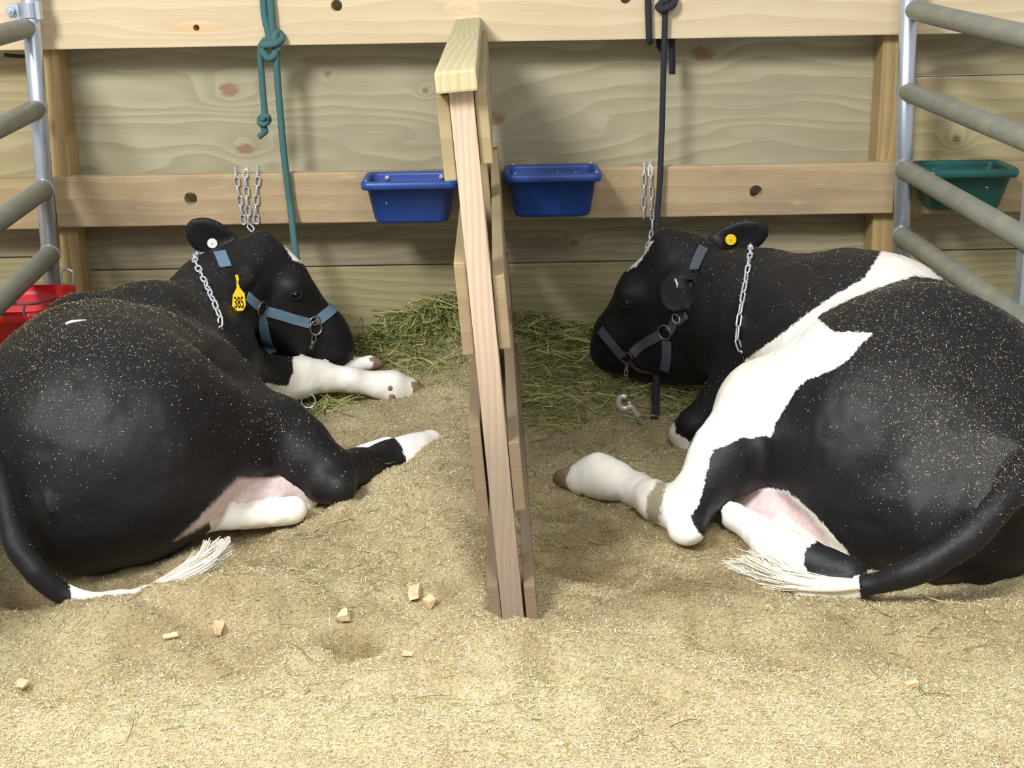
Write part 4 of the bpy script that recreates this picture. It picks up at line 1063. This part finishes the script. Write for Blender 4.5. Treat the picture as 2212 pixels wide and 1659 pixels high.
def floor_z(x, y):
    z = np.zeros_like(x)
    for bx, by, a, sx, sy in BUMPS: z += a * np.exp(-((x - bx) / sx) ** 2 / 2 - ((y - by) / sy) ** 2 / 2)
    # nothing piles through the divider: the heap drops away on its right
    z += .026 * vnoise(x, y, 4.5, 1) + .024 * vnoise(x, y, 9, 2) + .018 * vnoise(x, y, 21, 3) + .010 * vnoise(x, y, 48, 4)
    return z
SOIL_SHADE = [(*ground(px, py).xy, a, sx, sy) for px, py, a, sx, sy in ((1260, 1190, .95, .20, .30), (1420, 1290, .75, .30, .13), (1230, 1320, .5, .12, .1), (250, 1255, .85, .40, .12), (600, 1165, .6, .2, .08), (700, 890, .6, .15, .12), (1260, 960, .55, .2, .18),  # dirty bedding; right of the divider its shade is painted in too
        (1850, 1370, .45, .5, .10), (420, 1400, .42, .3, .10), (760, 1330, .45, .14, .07), (1600, 1180, .7, .25, .2), (850, 960, .3, .2, .12), (40, 1330, .5, .25, .1), (1150, 880, .35, .15, .2), (743, 1366, .9, .035, .026), (794, 1362, .85, .03, .024), (945, 1300, .6, .06, .05), (300, 1380, .55, .12, .05), (560, 1330, .55, .14, .05), (640, 1385, .6, .08, .04), (1150, 1420, .4, .06, .05))]  # the small spots at the dents are their shade, painted in
def soil_shade(x, y):
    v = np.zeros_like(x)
    for bx, by, a, sx, sy in SOIL_SHADE: v = np.maximum(v, a * np.exp(-((x - bx) / sx) ** 2 / 2 - ((y - by) / sy) ** 2 / 2))
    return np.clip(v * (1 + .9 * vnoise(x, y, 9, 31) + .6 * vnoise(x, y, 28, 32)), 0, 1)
def floor_mat():
    k = NT('sawdust_bedding'); P = k.coord()
    a = k.noise(P, 3.2, 5, .65); b = k.noise(P, 14, 5, .7); c = k.noise(P, 130, 4, .75); d = k.noise(k.scale(P, (1, 1.6, 1)), 420, 3, .7)
    col = k.mix(k.step(a, .38, .64), rgb(222, 210, 166), rgb(212, 192, 150))
    col = k.mix(k.M('MULTIPLY', k.step(b, .52, .70), .55), col, rgb(186, 160, 116))
    col = k.mix(k.M('MULTIPLY', k.step(c, .46, .62), .7), col, rgb(160, 138, 94))
    col = k.mix(k.M('MULTIPLY', k.step(d, .52, .70), .75), col, rgb(244, 238, 210))
    sp = k.noise(P, 210, 2, .5); col = k.mix(k.M('MULTIPLY', k.step(sp, .70, .76), .6), col, rgb(98, 84, 52))
    col = k.mix(k.M('MULTIPLY', k.attr('soil_shade').outputs['Fac'], .8), col, k.mix(c, rgb(120, 98, 58), rgb(152, 128, 84)))  # dirt and painted shade both darken the bedding colour
    k.bump(k.M('ADD', k.M('MULTIPLY', c, .7), k.M('MULTIPLY', d, .5)), .9, .012)
    return k.done(col, .9, spec=.15)
gx = np.arange(-2.7, 2.7001, .011); gy = np.arange(-3.3, .02, .010); GX, GY = np.meshgrid(gx, gy, indexing='ij'); GZ = floor_z(GX, GY)
nx_, ny_ = GX.shape; ii = np.arange(nx_ * ny_).reshape(nx_, ny_)
FQ = np.stack([ii[:-1, :-1], ii[1:, :-1], ii[1:, 1:], ii[:-1, 1:]], -1).reshape(-1, 4)
fl = link('floor', np_mesh('floor', np.stack([GX, GY, GZ], -1).reshape(-1, 3), FQ, floor_mat())); fl.data.attributes.new('soil_shade', 'FLOAT', 'POINT').data.foreach_set('value', soil_shade(GX, GY).astype(np.float32).ravel()); tag(fl, 'deep sawdust bedding heaped and trampled over the floor', kind='structure')
def floor_n(x, y):
    e = .01; n = np.stack([-(floor_z(x + e, y) - floor_z(x - e, y)) / (2 * e), -(floor_z(x, y + e) - floor_z(x, y - e)) / (2 * e), np.ones_like(x)], -1)
    return n / np.linalg.norm(n, axis=1)[:, None]
r = np.random.default_rng(21); n = 450000
yy = -3.05 + 3.03 * r.random(n) ** 1.3; hw = .42 + .40 * (yy + 4.73); xx = (r.random(n) * 2 - 1) * hw
z = floor_z(xx, yy); C = np.stack([xx, yy, z], -1)
pal = np.array([[lin(c) for c in q] for q in ((244, 238, 212), (232, 222, 182), (220, 204, 158), (206, 184, 138), (248, 246, 230), (228, 204, 172), (180, 156, 112), (158, 146, 98))])
w_ = np.array([.07, .16, .22, .2, .025, .09, .15, .085]); ci = r.choice(len(pal), n, p=w_ / w_.sum())
o = flakes('wood_shavings', C, floor_n(xx, yy), None, M_tint, .002, .012, .0006, .0021, 22, (0, 0, 0), .8, pal[ci] * (1 - .62 * soil_shade(xx, yy))[:, None], .002)
tag(o, 'loose pale wood shavings scattered over the bedding', 'shavings', kind='stuff')

# hay
def hay(name, label, clumps, n, seed, lmin=.05, lmax=.16, up=.35, wm=.85, tm=1.0):
    rr = np.random.default_rng(seed); out_v = []; out_f = []; cols = []; k0 = 0
    hp = np.array([[lin(c) for c in q] for q in ((168, 172, 104), (138, 150, 86), (190, 186, 122), (206, 198, 140), (112, 124, 70), (158, 152, 102))])
    wts = np.array([c[4] for c in clumps], float); wts /= wts.sum(); pick = rr.choice(len(clumps), n, p=wts)
    for i in range(n):
        cx, cy, sx, sy, _, hh = clumps[pick[i]]
        gpt = ground(cx + rr.normal() * sx, cy + rr.normal() * sy); x, y = gpt.x, min(gpt.y, -.02)
        z = float(floor_z(np.array([x]), np.array([y]))[0]) + rr.random() ** 1.6 * hh + .002
        a = rr.random() * 6.283; L = lmin + (lmax - lmin) * rr.random(); el = (rr.random() - .35) * up * 2
        d = np.array([math.cos(a) * math.cos(el), math.sin(a) * math.cos(el), math.sin(el)]); s = np.cross(d, rr.normal(size=3)); s /= np.linalg.norm(s); w = (.0009 + rr.random() * .0016) * wm
        bend = rr.normal(size=3) * L * .14; bend[2] -= abs(bend[2])
        p0 = np.array([x, y, z]); rows = []
        for t in (0, .33, .66, 1):
            p = p0 + d * L * (t - .5) + bend * (t - .5) ** 2 * 4; p[1] = min(p[1], -.004); rows.append(p)
        for t, p in zip((1, 1, .8, .25), rows): out_v += [p - s * w * t, p + s * w * t]
        for q in range(3): out_f.append((k0 + 2 * q, k0 + 2 * q + 1, k0 + 2 * q + 3, k0 + 2 * q + 2))
        k0 += 8; cols.append(np.repeat(hp[rr.integers(0, len(hp))][None] * rr.uniform(.75, 1.15) * tm, 8, 0))
    me = np_mesh(name, np.array(out_v), np.array(out_f), M_tint, False)
    a = me.attributes.new('tint', 'FLOAT_COLOR', 'POINT'); cc_ = np.concatenate(cols); a.data.foreach_set('color', np.c_[cc_, np.ones(len(cc_))].astype(np.float32).ravel())
    return tag(link(name, me), label, 'hay', kind='stuff')
hay('hay', 'heap of green hay by the wall, left of the divider', [(940, 700, 50, 14, 1.4, .12), (880, 740, 50, 22, 1.6, .07), (900, 790, 50, 20, .8, .04), (980, 720, 25, 30, .9, .12), (690, 880, 40, 12, .5, .02), (820, 770, 30, 16, .6, .04)], 3600, 31)
hay('hay', 'heap of green hay by the wall, right of the divider', [(1180, 740, 60, 22, 1.5, .09), (1240, 790, 55, 30, 1.5, .06), (1150, 860, 40, 30, .9, .03), (1290, 720, 25, 26, .6, .10), (1330, 850, 45, 25, .6, .03), (1430, 835, 40, 15, .4, .02), (1200, 900, 60, 20, .5, .02), (1480, 862, 45, 18, .5, .03), (1560, 840, 30, 15, .3, .03)], 4300, 32)
hay('loose_hay', 'stray hay stalks strewn across the bedding', [(300, 1300, 260, 60, .7, .01), (800, 1180, 130, 90, 1.0, .01), (1250, 1050, 110, 80, .8, .01), (1300, 1500, 600, 100, .9, .005), (1900, 1360, 200, 50, .8, .005), (800, 1500, 500, 90, .6, .005), (980, 880, 30, 40, .5, .02), (650, 880, 60, 20, .5, .01)], 900, 33, .015, .10, .15, .55, .72)

# chunks of wood in the bedding
M_chip = wood('chip_wood', rgb(216, 190, 152), rgb(190, 158, 122), rgb(206, 176, 142), ring=120, warp=.02, contrast=.5, seed=14)
for i, (px, py, s, lb) in enumerate(((895, 1282, (.040, .026, .020), 'reddish wood chunk beside the two dents, larger of the close pair'), (930, 1301, (.028, .020, .016), 'small square wood chunk touching the reddish chunk near the divider'),
                                     (745, 1331, (.020, .016, .018), 'small pale wood chunk at the rim of the dents'), (470, 1357, (.038, .022, .018), 'wood chunk in the churned bedding in front of the left tail'),
                                     (47, 1477, (.026, .020, .010), 'square wood chip near the left edge of the bedding'), (370, 1374, (.030, .012, .010), 'narrow wood chip left of the front chunk'),
                                     (880, 1413, (.022, .010, .008), 'thin pale wood sliver below the dents'), (1970, 1479, (.026, .014, .010), 'wood chip alone on the right foreground bedding'))):
    zf = .02
    for _ in range(8): g = ground(px, py, zf); zf = .5 * zf + .5 * float(floor_z(np.array([g.x]), np.array([g.y]))[0])
    g = ground(px, py, zf + s[2] * .35)
    bm = bmesh.new(); rr = random.Random(50 + i); R3 = Matrix.Rotation(rr.uniform(0, 3), 3, 'Z') @ Matrix.Rotation(rr.uniform(-.35, .35), 3, 'X') @ Matrix.Rotation(rr.uniform(-.3, .3), 3, 'Y')
    add_box(bm, (0, 0, 0), s, R3, bevel=.0015, jitter=s[2] * .3, rnd=rr)
    tag(link('wood_chunk', mesh_bm(bm, 'wood_chunk', M_chip), None, g), lb, 'wood chunk', 'wood chunks in the bedding')
